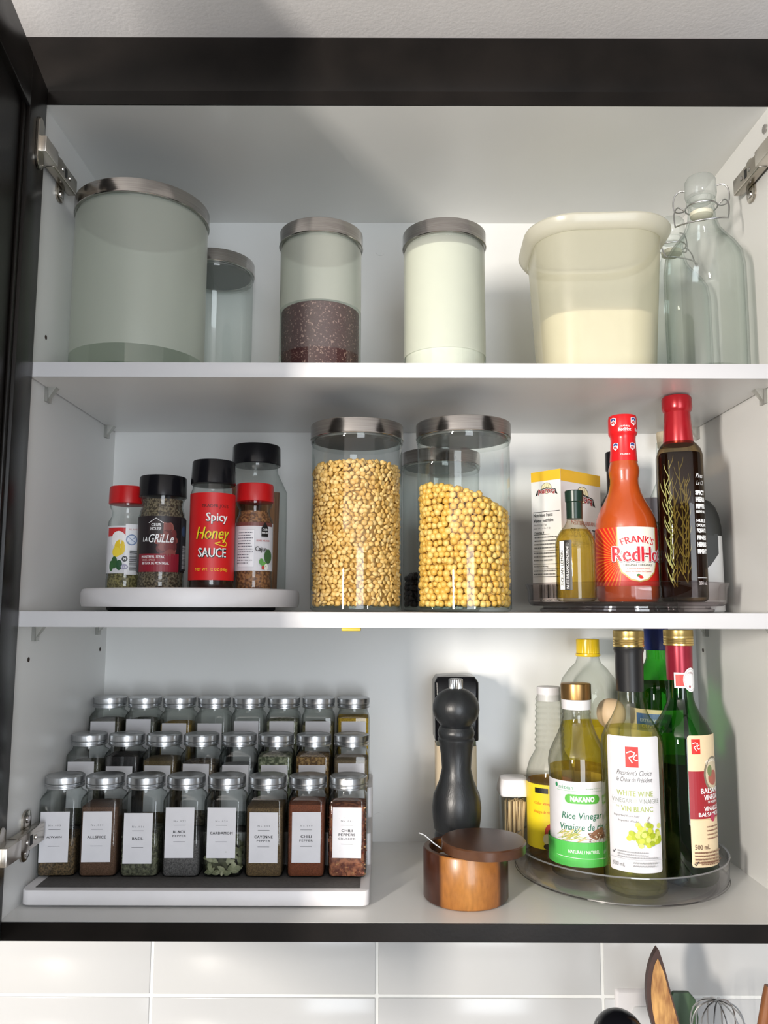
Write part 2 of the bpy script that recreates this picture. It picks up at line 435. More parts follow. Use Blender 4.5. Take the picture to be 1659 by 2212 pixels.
# ---- hinges
def hinge(x, z, s, ang, lab):
    """s=+1 for the left side panel; mounting plate and arm on the panel, cup flange on the door"""
    hroot = bpy.data.objects.new('hinge', None); C.objects.link(hroot); hroot.parent = cab; hroot.location = (x, 0, z); hroot['label'] = lab
    def X(a, b): return tuple(sorted((s*a, s*b)))
    V, F = loft([(0, .010, .026, .009), (.002, .010, .026, .009), (.0026, .009, .025, .008)], 24)
    # plate standing on the side panel, long axis vertical
    V = [(s*v[2], .048+v[0], v[1]) for v in V]
    link('mounting_plate', mesh(V, F), NICKEL, hroot)
    L = []
    for zz in (.017, -.017):
        v, f = loft([(.0026, .004, .004, .004), (.0042, .0036, .0036, .0036), (.0046, .002, .002, .002)], 16)
        L.append(([(s*q[2], .048+q[0], zz+q[1]) for q in v], f))
    link('plate_screw', mesh(*joinvf(L)), STEEL, hroot)
    bm = bmesh.new(); x0, x1 = X(.003, .014)
    me = bevel_box(x0, x1, .002, .066, -.0095, .0095, .0015)
    link('hinge_arm', me, NICKEL, hroot)
    L = [boxvf(*X(.0138, .0143), .030, .036, -.005, .005)]
    link('arm_slot', mesh(*joinvf(L)), pm('slot_black', (.01, .01, .01), .6), hroot)
    L = []
    for yy in (.024, .044):
        v, f = loft([(.0135, .0028, .0028, .0028), (.0152, .0022, .0022, .0022)], 12); L.append(([(s*q[2], yy+q[0], q[1]) for q in v], f))
    link('adjusting_screw', mesh(*joinvf(L)), STEEL, hroot)
    link('hinge_link', bevel_box(*X(.001, .017), -.028, .004, -.0088, .0088, .001), pm('lit_nickel', (.74, .69, .63), .3, 1), hroot)  # paler than the other hinge metal: the light it catches is in the colour
    # cup flange on the door face
    a = radians(ang)
    V, F = loft([(0, .012, .028, .011), (.0022, .012, .028, .011), (.003, .011, .027, .010)], 24)
    dx, dy = s*cos(a), -sin(a); nx, ny = s*sin(a), cos(a)     # along the door, inner normal (towards the cabinet middle)
    V2 = [(s*.0045+dx*(.024+v[0])+nx*(v[2]+.0003), -.003+dy*(.024+v[0])+ny*(v[2]+.0003)*0+.0, v[1]) for v in V]
    link('cup_flange', mesh(V2, F), NICKEL, hroot)
    return hroot
hinge(-W, .7955, 1, 81, 'nickel hinge at the top of the left door')
hinge(-W, .068, 1, 81, 'nickel hinge at the bottom of the left door')
hr = hinge(W, .7975, -1, 100, 'nickel hinge at the top of the right side')
disc('panel_screw', W, .004+.006, .8375, ('x', -1), .0048, STEEL, cab, t=.0018)

# ================================================================ top shelf
FROST = glass('frosted_glass', (.90, .94, .91), (.7, .74, .70), f0=.04, rough=.35, power=2, haze=.66, hazecol=(.80, .83, .74))
FROST2 = glass('frosted_glass_light', (.92, .95, .93), (.7, .74, .70), f0=.04, rough=.35, power=2, haze=.10, hazecol=(.74, .80, .75))
GREENGL = glass('thick_glass_base', (.92, .96, .92), (.55, .64, .55), power=5)
def canister(x, y, z, r, h, label, frosted=True, band=.025, name='glass_canister', group=None, lidh=17, rz=0, fr=None):
    t = thing(name, label, 'jar', x, y, z, rz, group)
    R_ = r*1000; H = h*1000; b = R_-1.6
    body = [(0, b-5), (.8, b-2), (3, b), (H-lidh-6, b), (H-lidh-2, b-1.5), (H-lidh+1, b-2.5)]
    if frosted:
        zf_ = fr[1] if fr else band*1000
        lm('jar_body', inside(body, zf_, H-lidh+1, 0), FROST, t, 64, False, False, label='frosted glass wall')
        if fr: lm('filled_wall', inside(body, band*1000, zf_, 0), fr[0], t, 64, False, False, label='frosted wall over the grain')
        lm('glass_base', [(0, b-5), (.8, b-2), (3, b), (band*1000, b)], GREENGL, t, 64, True, False, label='clear glass base band')
        lm('base_disc', [(2.6, b-4), (5, b-3)], GREENGL, t, 64)
        lm('jar_neck', [(H-lidh-3.5, b+.6), (H-lidh-.5, b+1.2), (H-lidh+1, b+.6)], GLASSB, t, 64, False, False)
    else:
        lm('jar_body', body, GLASSB, t, 64, True, False)
        lm('base_disc', [(3.5, b-3.5), (6, b-2.4)], GREENGL, t, 64)
        lm('jar_neck', [(H-lidh-6, b+.2), (H-lidh-3, b+1.2), (H-lidh+1, b+.6)], GLASS, t, 64, False, False)
    lm('lid', [(H-lidh, R_), (H-lidh+.6, R_+.4), (H-lidh+2, R_), (H-1.2, R_), (H-.4, R_-.4), (H, R_-1.4), (H, R_-6), (H-.8, R_-7)], STEEL, t, 72)
    lm('lid_seal', [(H-lidh-1.5, b-4), (H-lidh-1.5, b-3.4), (H-lidh+1.5, b-3)], glass('seal', (.7, .72, .72), (.3, .3, .3), haze=.5, hazecol=(.5, .5, .5)), t, 48)
    return t, b
canister(-.3130, .086, Z1, .0775, .2135, 'large frosted glass canister with brushed steel lid, widest jar of the top shelf')
t, b = canister(-.0978, .068, Z1, .0485, .1735, 'frosted canister part filled with dark red grain on the top shelf', fr=(FROST2, 79))
qm = pm('red_quinoa', (.06, .014, .016), .6, c2=(.34, .20, .17), scale=420, lo=.58, hi=.68, bump=.8, detail=2)
lm('dry_grain', [(5.5, b-2.6), (77, b-2.2), (79, b-5), (81, b*.6), (82, 2)], qm, t, 48, label='dark red grain', kind='stuff')
t, b = canister(.0458, .068, Z1, .0485, .1735, 'frosted canister full of white powder, second small canister on the top shelf')
lm('white_powder', [(5.5, b-2.2), (146, b-2.0), (147.5, b-8), (148, 3)], pm('sugar', (.68, .66, .61), .8, c2=(.72, .70, .64), scale=90, bump=.1), t, 48, kind='stuff')
canister(-.2520, .2120, Z1, .0515, .203, 'clear glass jar with steel lid half hidden behind the large frosted canister', False)

# rounded square tub
tub = thing('plastic_tub', 'translucent cream plastic tub with overhanging lid and white powder inside', 'food container', .2265, .099, Z1, radians(-3))
TUBM = glass('cream_plastic', (.92, .90, .80), (.8, .77, .62), f0=.04, rough=.25, power=2, haze=.50, hazecol=(.84, .82, .68))
LIDM = glass('cream_lid_plastic', (.93, .91, .82), (.8, .77, .66), f0=.04, rough=.3, power=2, haze=.75, hazecol=(.88, .86, .76))
tb = [(0, 58, 56, 36), (1.5, 62, 60, 38), (4, 64, 62, 40), (150, 72, 70, 46), (172, 73, 71, 46)]
lm('tub_body', tb, TUBM, tub, 64, True, False)
lm('tub_lid', [(163, 74, 72, 47), (164, 77, 75, 49), (169, 81, 79, 52), (174, 84, 81, 54), (177, 84.5, 81.5, 54), (179.5, 83, 80, 53), (180, 78, 75, 50), (177, 74, 71, 48), (176, 60, 60, 42)], LIDM, tub, 64, False, True)
lm('white_powder', [(2.5, 59, 59, 38), (72, 64.5, 64.5, 40), (79, 56, 56, 36), (83, 30, 30, 24), (84, 5, 5, 4)], pm('flour', (.70, .67, .57), .8, c2=(.74, .71, .61), scale=80, bump=.1), tub, 48, kind='stuff')

CLEAR = glass('bottle_glass', (.975, .99, .985), (.62, .69, .67), f0=.05, power=2.6, gain=.8)
WIRE = pm('steel_wire', (.5, .5, .5), .3, 1)
def swing_bottle(x, y, rz, label):
    t = thing('swing_top_bottle', label, 'bottle', x, y, Z1, rz, 'clear swing top bottles')
    o = [(0, 38), (1, 41), (4, 43.5), (60, 44), (124, 44), (140, 42), (152, 35), (162, 27), (172, 20), (186, 15.5), (202, 14), (204, 16), (209, 16), (211, 14)]
    lm('bottle_body', o, CLEAR, t, 48, True, False)
    lm('inner_wall', inside(o, 4, 205, 2.6), glass('bottle_inner', (.98, .99, .985), (.74, .79, .77), f0=.03, power=3), t, 40, True, False)
    lm('stopper', [(206, 11), (212, 12), (213, 17), (216, 17.5), (232, 17), (236, 14.5), (238, 9)], glass('clear_stopper', (.94, .96, .95), (.6, .64, .62), haze=.22, hazecol=(.85, .86, .85)), t, 40)
    lm('rubber_seal', [(188, 9), (190, 12.5), (194, 13), (196, 10)], pm('cream_rubber', (.75, .70, .56), .6), t, 24)
    L = []
    L.append(tube([(17.5*cos(a)*.001, 17.5*sin(a)*.001, .200) for a in [2*pi*i/24 for i in range(24)]], .0009, 6, True))
    for s in (-1, 1):
        L.append(tube(smooth([(s*.0175, 0, .224), (s*.024, 0, .224), (s*.029, 0, .218), (s*.030, 0, .206), (s*.027, 0, .2), (s*.019, 0, .199)]), .0009, 6))
        L.append(tube(smooth([(s*.018, 0, .200), (s*.025, -.003, .204), (s*.029, -.007, .196), (s*.029, -.011, .184), (s*.028, -.014, .176)]), .0009, 6))
    L.append(tube(smooth([(-.028, -.014, .176), (-.018, -.023, .174), (0, -.0275, .173), (.018, -.023, .174), (.028, -.014, .176)]), .0009, 6))
    link('wire_bail', mesh(*joinvf(L)), WIRE, t, sharp=60)
    return t
swing_bottle(.3410, .0500, radians(-24), 'clear swing top glass bottle in front, by the right side panel')
swing_bottle(.3430, .1520, radians(30), 'clear swing top glass bottle standing behind the other, beside the cream tub')

# ================================================================ middle shelf
def grains(name, r0, z0, z1f, rr, thin, m, parent, seed, nl=2, colvar=True, label=None):
    """seeds packed against the jar wall and over the heap; z1f(angle) gives the fill height (m)"""
    rng = np.random.default_rng(seed); P = []
    for layer in range(nl):
        R_ = r0-rr*(.95+layer*1.35); pitch = rr*1.78
        rp = pitch*(.88 if thin > .6 else .74)
        nrow = int((max(z1f(a) for a in np.linspace(0, 6.28, 12))-z0)/rp)
        for j in range(nrow+1):
            z = z0+rr*.7+j*rp
            n = int(2*pi*R_/pitch)
            for i in range(n):
                a = 2*pi*(i+.5*(j % 2)+rng.uniform(-.28, .28))/n
                if z+rng.uniform(-.3, .3)*rr > z1f(a): continue
                q = R_+rng.uniform(-.35, .1)*rr
                P.append((q*cos(a), q*sin(a), z+rng.uniform(-.3, .3)*rr))
    k = int((r0/(rr*.85))**2*1.2)
    for i in range(k):
        a = rng.uniform(0, 2*pi); q = (r0-rr*1.1)*sqrt(rng.uniform(0, 1))
        zz = z1f(a)*(q/r0)+(1-q/r0)*(z1f(0)+z1f(pi/2)+z1f(pi)+z1f(-pi/2))/4+rr*1.4*(1-(q/r0)**2)
        P.append((q*cos(a), q*sin(a), zz+rng.uniform(-.5, .2)*rr))
    P = np.array(P); n = len(P)
    nu, nv = 8, 5; B = [(0, 0, 1)]
    for j in range(1, nv):
        for i in range(nu): B.append((sin(pi*j/nv)*cos(2*pi*i/nu), sin(pi*j/nv)*sin(2*pi*i/nu), cos(pi*j/nv)))
    B.append((0, 0, -1)); B = np.array(B); F = []
    for i in range(nu):
        F.append((0, 1+i, 1+(i+1) % nu, 0)); F.append((len(B)-1, 1+(nv-2)*nu+(i+1) % nu, 1+(nv-2)*nu+i, len(B)-1))
        for j in range(nv-2): F.append((1+j*nu+i, 1+(j+1)*nu+i, 1+(j+1)*nu+(i+1) % nu, 1+j*nu+(i+1) % nu))
    A = rng.normal(size=(n, 3, 3)); Q = np.linalg.qr(A)[0]
    if thin < .6:
        rad = P.copy(); rad[:, 2] = 0; rad /= (np.linalg.norm(rad, axis=1, keepdims=True)+1e-9)
        nz = rad*rng.uniform(.3, 2.2, (n, 1))+rng.normal(size=(n, 3))*.75; nz /= np.linalg.norm(nz, axis=1, keepdims=True)
        t1 = np.cross(nz, rng.normal(size=(n, 3))); t1 /= np.linalg.norm(t1, axis=1, keepdims=True)
        Q = np.stack([t1, np.cross(nz, t1), nz], axis=2)
    sc = rr*rng.uniform(.86, 1.1, size=(n, 1))
    Bs = np.repeat(B[None], n, 0)*np.array([1, .96, thin])
    V = np.einsum('nij,nkj->nki', Q, Bs)*sc[:, :, None]+P[:, None, :]
    V = V.reshape(-1, 3); nb = len(B)
    tri = [f[:3] if f[0] == f[3] else f for f in F]
    Fl = []
    for k_ in range(n):
        o = k_*nb
        for f in tri: Fl.append(tuple(i+o for i in f))
    me = bpy.data.meshes.new(name); me.from_pydata(V.tolist(), [], Fl); me.update()
    at = me.attributes.new('tone', 'FLOAT', 'POINT'); at.data.foreach_set('value', np.repeat(rng.uniform(0, 1, n), nb))
    return link(name, me, m, parent, label, 'stuff', sharp=None if False else 180)
def seed_mat(name, c1, c2, c3, rough=.5):
    m, nt, out = mat(name); b = N(nt, 'ShaderNodeBsdfPrincipled'); nt.links.new(b.outputs[0], out.inputs[0]); b.inputs['Roughness'].default_value = rough
    a = N(nt, 'ShaderNodeAttribute'); a.attribute_name = 'tone'; r = N(nt, 'ShaderNodeValToRGB')
    e = r.color_ramp.elements; e[0].color = col4(c1); e[1].color = col4(c3); k = e.new(.5); k.color = col4(c2)
    nt.links.new(a.outputs['Fac'], r.inputs[0]); nt.links.new(r.outputs[0], b.inputs['Base Color']); return m
t, b = canister(-.0545, .069, Z2, .0525, .2085, 'tall clear jar full of split yellow lentils with steel lid', False)
lm('lentil_core', [(7, b-7), (140, b-7), (155, b-12)], pm('lentil_core', (.50, .28, .06), .8), t, 32, kind='stuff', label='inner mass of the lentils')
grains('lentils', (b-.8)*.001, .0065, lambda a: .160, .0034, .46, seed_mat('lentil', (.56, .32, .08), (.67, .42, .13), (.74, .52, .22)), t, 3, label='split yellow lentils')
t, b = canister(.0660, .067, Z2, .0535, .2105, 'clear jar of round yellow beans sloping to one side, with steel lid', False)
fb = lambda a: .127-.012*cos(a)-(.010 if cos(a) > .3 else 0)*cos(a)
lm('bean_core', [(7, b-11), (100, b-11), (110, b-20)], pm('bean_core', (.50, .30, .04), .8), t, 32, kind='stuff', label='inner mass of the beans')
grains('yellow_beans', (b-.8)*.001, .0065, fb, .0041, .9, seed_mat('bean', (.70, .40, .07), (.78, .49, .11), (.83, .59, .20), .38), t, 5, label='round yellow beans')
t, b = canister(.049, .190, Z2, .0505, .200, 'clear jar of black beans behind and between the two jars of yellow pulses', False)
grains('black_beans', (b-.8)*.001, .0065, lambda a: .042, .004, .7, seed_mat('blackbean', (.01, .008, .01), (.02, .015, .02), (.05, .04, .04), .35), t, 6, nl=1, label='black beans')
lm('bean_core', [(7, b-7), (38, b-7)], pm('dark_core', (.01, .01, .01), .8), t, 32, kind='stuff')

# white turntable
tt = thing('turntable', 'white plastic turntable carrying shaker bottles on the middle shelf', 'turntable', -.2500, .1300, Z2)
lm('foot', [(0, 95), (1, 97), (4, 97)], pm('dark_rubber', (.02, .02, .02), .6), tt, 56, label='dark low foot')
lm('tray', [(4, 120), (4.5, 124), (9, 125.4), (20, 125.4), (23.5, 124), (24.5, 121.5), (24, 119.5), (20.5, 118)], WPLAS, tt, 88)
ZTT = Z2+.0205
def shaker(x, y, label, body, cap, capm, off=0, cat='shaker', name='spice_shaker', glassm=None, fill=None, fillm=None, liner=True, z=ZTT, n=40):
    t = thing(name, label, cat, x, y, z, face_cam(x, y, off))
    lm('bottle_body', body, glassm or GLASS, t, n, True, True)
    if fill: lm('contents', inside(body, 1.5, fill, 1.6), fillm, t, n, kind='stuff')
    zc = cap[0][0]
    lm('cap', cap, capm, t, 48)
    return t
# honey sauce bottle
body = [(0, 22.5), (1, 24), (3, 24.6), (104, 24.6), (109, 24), (113, 22.5), (117, 22)]
t = shaker(-.2135, .0555, 'red label honey sauce bottle with black cap at the front of the white turntable', [(z*1.0, r) for z, r in body],
           [(118, 24.0), (118.6, 24.6), (143, 23.4), (144.3, 22.5), (144.8, 19)], BLACKP, 0, 'bottle', 'sauce_bottle', fill=100, fillm=pm('dark_honey', (.02, .006, .003), .3))
RED = (.60, .010, .012)
lab = patch('label', -65, 12.5, 65, 107, cyl(24.6), ink(RED), t, nu=36)
WH = (.85, .85, .85); BK = (.008, .008, .008); YE = (.85, .62, .02)
printed(lab, [
    ('t', "TRADER JOE'S", 3, 92, 30, 4.6, (.05, .01, .008), {'bold': .02}),
    ('t', 'Spicy', 5.2, 78.5, 24, 12.4, BK, {'bold': .055}), ('t', 'Spicy', 5, 79, 24, 12, WH, {'bold': .035}),
    ('t', 'Honey', 1.4, 60.4, 38, 17, BK, {'bold': .05, 'shear': .3}), ('t', 'Honey', 1, 61, 38, 17, YE, {'bold': .03, 'shear': .3}),
    ('ln', [(11, 56), (17, 52), (15, 48.5), (8, 50), (3, 52), (9, 53.5)], .9, YE),
    ('t', 'SAUCE', 1.0, 41.5, 31, 10.4, BK, {'bold': .06}), ('t', 'SAUCE', .6, 42, 31, 10, WH, {'bold': .045}),
    ('t', 'NET WT. 12 OZ (340g)', .5, 23.5, 36, 4.0, YE, {'bold': .0})], cyl(24.6))
# grill seasoning
body = [(0, 23.5), (1, 25.3), (4, 26), (13, 26), (15, 25.4), (17, 26), (83, 26), (90, 24.5), (96, 22.6), (100, 22.8), (105, 24.4), (108, 24.4)]
t = shaker(-.2760, .0800, 'black capped grill seasoning shaker with dark steak label', body, [(107, 26), (107.6, 26.6), (129, 26.2), (130.5, 25.3), (131, 22)], BLACKP, -3,
           fill=104, fillm=pm('steak_spice', (.05, .035, .022), .8, c2=(.24, .19, .12), scale=420, bump=.8, lo=.42, hi=.6))
lab = patch('label', -66, 22, 66, 84, cyl(26), ink((.018, .012, .014)), t, nu=36)
rnd = random.Random(3)
steak = [('e', 6+rnd.uniform(-8, 9), 58+rnd.uniform(-16, 16), rnd.uniform(3, 6), rnd.uniform(3, 6), rnd.choice([(.16, .035, .035), (.22, .06, .05), (.12, .03, .03), (.28, .10, .08)])) for _ in range(34)]
printed(lab, steak+[
    ('r', -26, 22, 22, 42, (.24, .012, .025)),
    ('p', [(-13, 64), (-13, 76), (-5, 81), (3, 76), (3, 64)], (.03, .02, .02)), ('ln', [(-13, 76), (-5, 81.5), (3, 76)], .6, WH),
    ('t', 'CLUB', -5, 74, 10, 3.4, WH, {'bold': .05}), ('t', 'HOUSE', -5, 69.6, 11.5, 3.4, WH, {'bold': .05}),
    ('t', 'LA', -17, 58, 6, 5, WH, {'bold': .03, 'shear': .2}), ('t', 'GRiLLe', 1, 59, 27, 9.5, WH, {'bold': .03, 'shear': .3}),
    ('t', 'MONTREAL STEAK', -8, 38.5, 26, 3.1, WH, {'bold': .04}), ('t', 'SPICE / EPICES', -12, 35, 15, 2, (.7, .55, .5)),
    ('t', 'BIFTECK DE MONTREAL', -5, 31.5, 30, 2.9, WH, {'bold': .04}),
    ('r', 24, 24, 38, 82, (.03, .03, .035)), ('e', 30, 68, 5, 6, (.05, .08, .16)), *barcode(27, 26, 36, 52, (.6, .6, .6), True)], cyl(26))
# small red capped shakers: lemon pepper and cajun
def small_shaker(x, y, label, off, fill, fillm):
    body = [(0, 19.5), (1, 21), (4, 21.5), (15, 21.5), (19, 20.5), (22, 21), (74, 21.5), (82, 21), (88, 17.8), (94, 17.2), (99, 20), (103, 20.6)]
    return shaker(x, y, label, body, [(102.5, 21), (103, 21.8), (121.5, 21.4), (123, 20.6), (123.4, 17)], REDP, off, fill=fill, fillm=fillm)
t = small_shaker(-.3245, .1080, 'red capped lemon pepper shaker, leftmost on the white turntable', 12, 62, pm('lemon_spice', (.10, .085, .03), .8, c2=(.35, .30, .12), scale=400, bump=.8, lo=.42, hi=.6))
lab = patch('label', -60, 21.5, 60, 76, cyl(21.5), PAPER, t, nu=32)
printed(lab, [('r', -30, 64, -3, 74, (.55, .02, .02)), ('e', -14, 60, 9, 10, (.84, .82, .80)), ('e', -12, 51, 6.5, 9, (.78, .55, .03)), ('e', -16, 46, 5, 6, (.82, .62, .05)),
    ('e', -18, 34, 4, 7, (.03, .10, .03)), ('e', -12, 31, 3.6, 6, (.02, .08, .03)), ('e', -22, 30, 3, 6, (.03, .12, .03)),
    ('r', -6, 20, 22, 78, (.80, .79, .80)), ('t', 'ALL NATURAL', 5, 72, 16, 1.8, (.5, .1, .1)), ('e', 1, 60, 6.4, 6.4, (.20, .28, .45)), ('e', 1, 60, 5.0, 5.0, (.72, .76, .84)), ('ln', [(-3, 57), (5, 63)], .8, (.2, .28, .45)), ('ln', [(-3, 63), (5, 57)], .8, (.2, .28, .45)),
    ('e', -6, 38, 3.2, 3.2, BK), ('t', 'M', -6, 38, 3, 3, WH, {'bold': .05}), ('e', -6, 29, 4, 3, (.3, .28, .4)), ('t', 'COR', -6, 29, 5.6, 2.6, WH, {'bold': .03}), *barcode(-1, 25, 14, 48, BK, True)], cyl(21.5))
t = small_shaker(-.1720, .0845, 'red capped Cajun seasoning shaker, rightmost on the white turntable', -2, 92, pm('cajun_spice', (.12, .045, .02), .8, c2=(.36, .16, .06), scale=350, bump=.8, lo=.42, hi=.6))
lab = patch('label', -60, 24, 60, 78, cyl(21.5), PAPER, t, nu=32)
printed(lab, [('r', -26, 74, 26, 78.3, (.16, .05, .04)), ('r', -19, 28, 1.5, 70, (.55, .56, .60)), ('r', -18.6, 28.4, 1.1, 69.6, (.80, .80, .82))]+smallprint(-18, .5, 67, 12, 3.1, 1.0, (.15, .15, .18), 4)+[
    ('p', [(8.5, 62), (8.5, 72), (12.5, 78.5), (16.5, 72), (16.5, 62)], BK), ('t', 'CLUB', 12.5, 70, 6, 2.2, WH, {'bold': .05}), ('t', 'HOUSE', 12.5, 66.4, 7, 2.2, WH, {'bold': .05}),
    ('t', 'BLENDS / MELANGES', 11, 57.5, 15, 1.8, (.55, .06, .06), {'bold': .03}), ('t', 'Cajun', 8.6, 47.5, 12.5, 7, BK, {'bold': .04}),
    ('e', 17, 40, 5, 8, (.05, .12, .04)), ('e', 9, 34, 2.4, 3.6, (.10, .30, .06)), ('e', 12, 31, 3, 3, (.14, .36, .08)), ('e', 14.5, 28, 2.4, 3.8, (.8, .78, .7)), ('e', 11, 27.5, 1.6, 2.4, (.5, .06, .04))], cyl(21.5))
# large square clear bottle with sticks
body = [(0, 28, 28, 8), (2, 31, 31, 10), (5, 33, 33, 11), (128, 33, 33, 11), (142, 29, 29, 20), (150, 27, 27, 26), (156, 26.5, 26.5, 26), (160, 27, 27, 27)]
t = shaker(-.1840, .1660, 'big clear square bottle with black lid and brown contents, behind the Cajun shaker', body, [(159, 29.5), (160, 30.2), (182, 29.6), (184, 28.5), (184.6, 25)], BLACKP, -20, 'jar', 'spice_jar')
st = pm('cinnamon', (.20, .085, .035), .7, c2=(.34, .16, .07), scale=30, stretch=(1, 1, .1))
rnd = random.Random(9)
for i in range(9):
    px_, py_ = (-20+(i % 3)*20+rnd.uniform(-3, 3)), (-18+(i//3)*18+rnd.uniform(-3, 3))
    V, F = tube([(px_*.001, py_*.001, .004), ((px_+rnd.uniform(-3, 3))*.001, (py_+rnd.uniform(-3, 3))*.001, .128+rnd.uniform(-.01, .006))], .0062, 10)
    link('brown_stick', mesh(V, F), st, t)

# smoked clear turntable with lip (middle shelf, right)
SMOKE = glass('smoked_plastic', (.86, .83, .83), (.42, .39, .40), f0=.05, power=4, gain=.6)
SMOKEB = glass('smoked_base', (.74, .71, .72), (.36, .32, .34), f0=.08, power=4, gain=.6)
t2 = thing('turntable', 'smoky clear turntable with raised rim carrying sauce and oil on the middle shelf', 'turntable', .2660, .1430, Z2)
lm('foot', [(0, 98), (1, 100), (3.5, 100), (4.5, 96), (6.5, 96)], SMOKEB, t2, 64, False, False)
lm('tray', [(6.8, 100), (7, 109), (9, 112.5), (11, 113), (11.4, 111), (10.8, 60)], SMOKEB, t2, 88)
lm('rim', [(9, 112.5), (12, 114), (26, 115), (30, 116.5), (32.5, 117.5), (33.2, 116.8), (32, 114.5), (28, 113), (14, 112)], SMOKE, t2, 88, False, False)
ZT2 = Z2+.0116
# sea salt box
bx0 = (.1840, .1060); ax1 = Vector((-.665, .747)).normalized(); ax2 = Vector((-ax1.y*-1, -ax1.x)).normalized()
ax2 = Vector((ax1.y, -ax1.x))                       # right face direction
t = thing('salt_box', 'white and yellow sea salt carton standing behind the small balsamic bottle', 'box', bx0[0], bx0[1], ZT2)
cw, cd, ch = 43., 82., 156.
P = [(0, 0), (ax2.x*cd, ax2.y*cd), (ax1.x*cw+ax2.x*cd, ax1.y*cw+ax2.y*cd), (ax1.x*cw, ax1.y*cw)]
V = [(p[0]*.001, p[1]*.001, 0) for p in P]+[(p[0]*.001, p[1]*.001, ch*.001) for p in P]
link('carton', mesh(V, [(3, 2, 1, 0), (4, 5, 6, 7), (0, 1, 5, 4), (1, 2, 6, 5), (2, 3, 7, 6), (3, 0, 4, 7)]), pm('carton_white', (.76, .75, .74), .5), t, sharp=20)
cart = t.children[0] if t.children else None
cart = [o for o in C.objects if o.parent == t][0]
YB = (.78, .47, .03); LR = (.55, .03, .03)
s1 = faceplane(ax1.x*cw, ax1.y*cw, -ax1.x, -ax1.y)  # left face, u from 0 (far) to cw (near corner)
s2 = faceplane(0, 0, ax2.x, ax2.y)
def aurora(cx, cy, k):
    o = [('e', cx, cy+3*k, 8*k, 7*k, (.03, .02, .01)), ('e', cx, cy+3*k, 7.5*k, 6.5*k, (.80, .72, .45))]
    for q in (-4, 0, 4): o.append(('ln', [(cx+q*.6*k, cy+9*k), (cx+q*k, cy+3*k)], .3*k, (.2, .12, .05)))
    o += [('p', [(cx-17*k, cy-6*k), (cx-14*k, cy+1*k), (cx, cy+4*k), (cx+14*k, cy+1*k), (cx+17*k, cy-6*k), (cx+12*k, cy-4*k), (cx, cy-1*k), (cx-12*k, cy-4*k)], BK),
          ('t', 'Aurora', cx, cy+.5*k, 29*k, 8*k, WH, {'bold': .08, 'arc': 40*k}), ('t', 'Aurora', cx, cy+.5*k, 28*k, 7.4*k, LR, {'bold': .04, 'arc': 40*k})]
    return o
printed(cart, [('r', 0, ch-12, cw, ch, YB)]+aurora(cw/2+1, ch-24, .95)+[
    ('r', 2.5, ch-49.6, cw-2, ch-49, BK), ('t', 'Nutrition Facts', 17, ch-53, 28, 4, BK, {'bold': .03}), ('t', 'Valeur nutritive', 17.5, ch-59.5, 29, 4, BK, {'bold': .03}),
    ('t', 'Per 1/4 tsp (1 g)', 13, ch-65, 18, 2.4, (.2, .2, .2)), ('t', 'pour 1/4 c. a the (1 g)', 15, ch-69, 24, 2.4, (.2, .2, .2)), ('t', 'Calories 0', 11, ch-74, 14, 2.6, BK, {'bold': .04}), ('r', 3, ch-76.6, 26, ch-76, BK),
    *smallprint(4, 40, ch-79, 4, 4.2, 1.5, (.2, .2, .2), 8), ('r', 3, ch-96, 44, ch-95.6, BK), *smallprint(4, 40, ch-98, 3, 4.2, 1.5, (.2, .2, .2), 9),
    ('r', 3, ch-112, 44, ch-111.6, BK), ('t', 'Sodium 390 mg', 14, ch-114.6, 20, 2, BK, {'bold': .04}), ('r', 3, ch-117.6, 44, ch-117.2, BK), *smallprint(4, 36, ch-119, 2, 4, 1.4, (.2, .2, .2), 3), ('r', 3, ch-127, 44, ch-126.4, BK),
    *barcode(12, 4, 42, 20), ('t', '0 61659 002', 27, 1.8, 28, 2.2, BK)], s1)
printed(cart, [('r', 0, ch-14, cd, ch, YB)]+aurora(cd/2+3, ch-32, 1.5)+[
    ('t', 'MEDITERRANEAN', cd/2+2, ch-62, 48, 5, (.5, .15, .1), {'bold': 0}), ('t', 'SEA SALT', cd/2+2, ch-74, 52, 10, (.05, .05, .06), {'bold': .02}), ('t', 'SEL DE MER', cd/2+2, ch-88, 44, 7, (.3, .3, .32))], s2)

# small bottle of white balsamic
DGREEN = pm('dark_green_capsule', (.006, .022, .014), .3, c2=(.01, .03, .02))
def bottle(x, y, z, secs, label, gl, name='bottle', off=0, liq=None, liqm=None, n=40, group=None, rz=None, inset=1.2):
    t = thing(name, label, 'bottle', x, y, z, face_cam(x, y, off) if rz is None else rz, group)
    lm('bottle_body', secs, gl, t, n, True, True)
    if liq: lm('liquid', inside(secs, 4, liq, inset), liqm, t, n)
    return t
OILY = liquid('golden_oil', (.95, .80, .28), .4, 1.2, .06)
t = bottle(.1880, .0580, ZT2, [(0, 18), (2, 21), (5, 21.7), (63, 21.7), (70, 20.5), (77, 16.5), (83, 11.5), (88, 9), (92, 8.4), (105, 8.4)], 'small bottle of golden white balsamic with dark green capsule', glass('amber_clear', (.93, .93, .84), (.22, .2, .06), power=3), 'vinegar_bottle', -18, 79, OILY)
lm('capsule', [(91, 8.8), (109, 9), (110, 10), (121.5, 10.4), (122.5, 9.6)], DGREEN, t, 32)
lab = patch('label', -13, 12, 3, 66, cyl(21.7), ink(BK), t, nu=10, corner=.8)
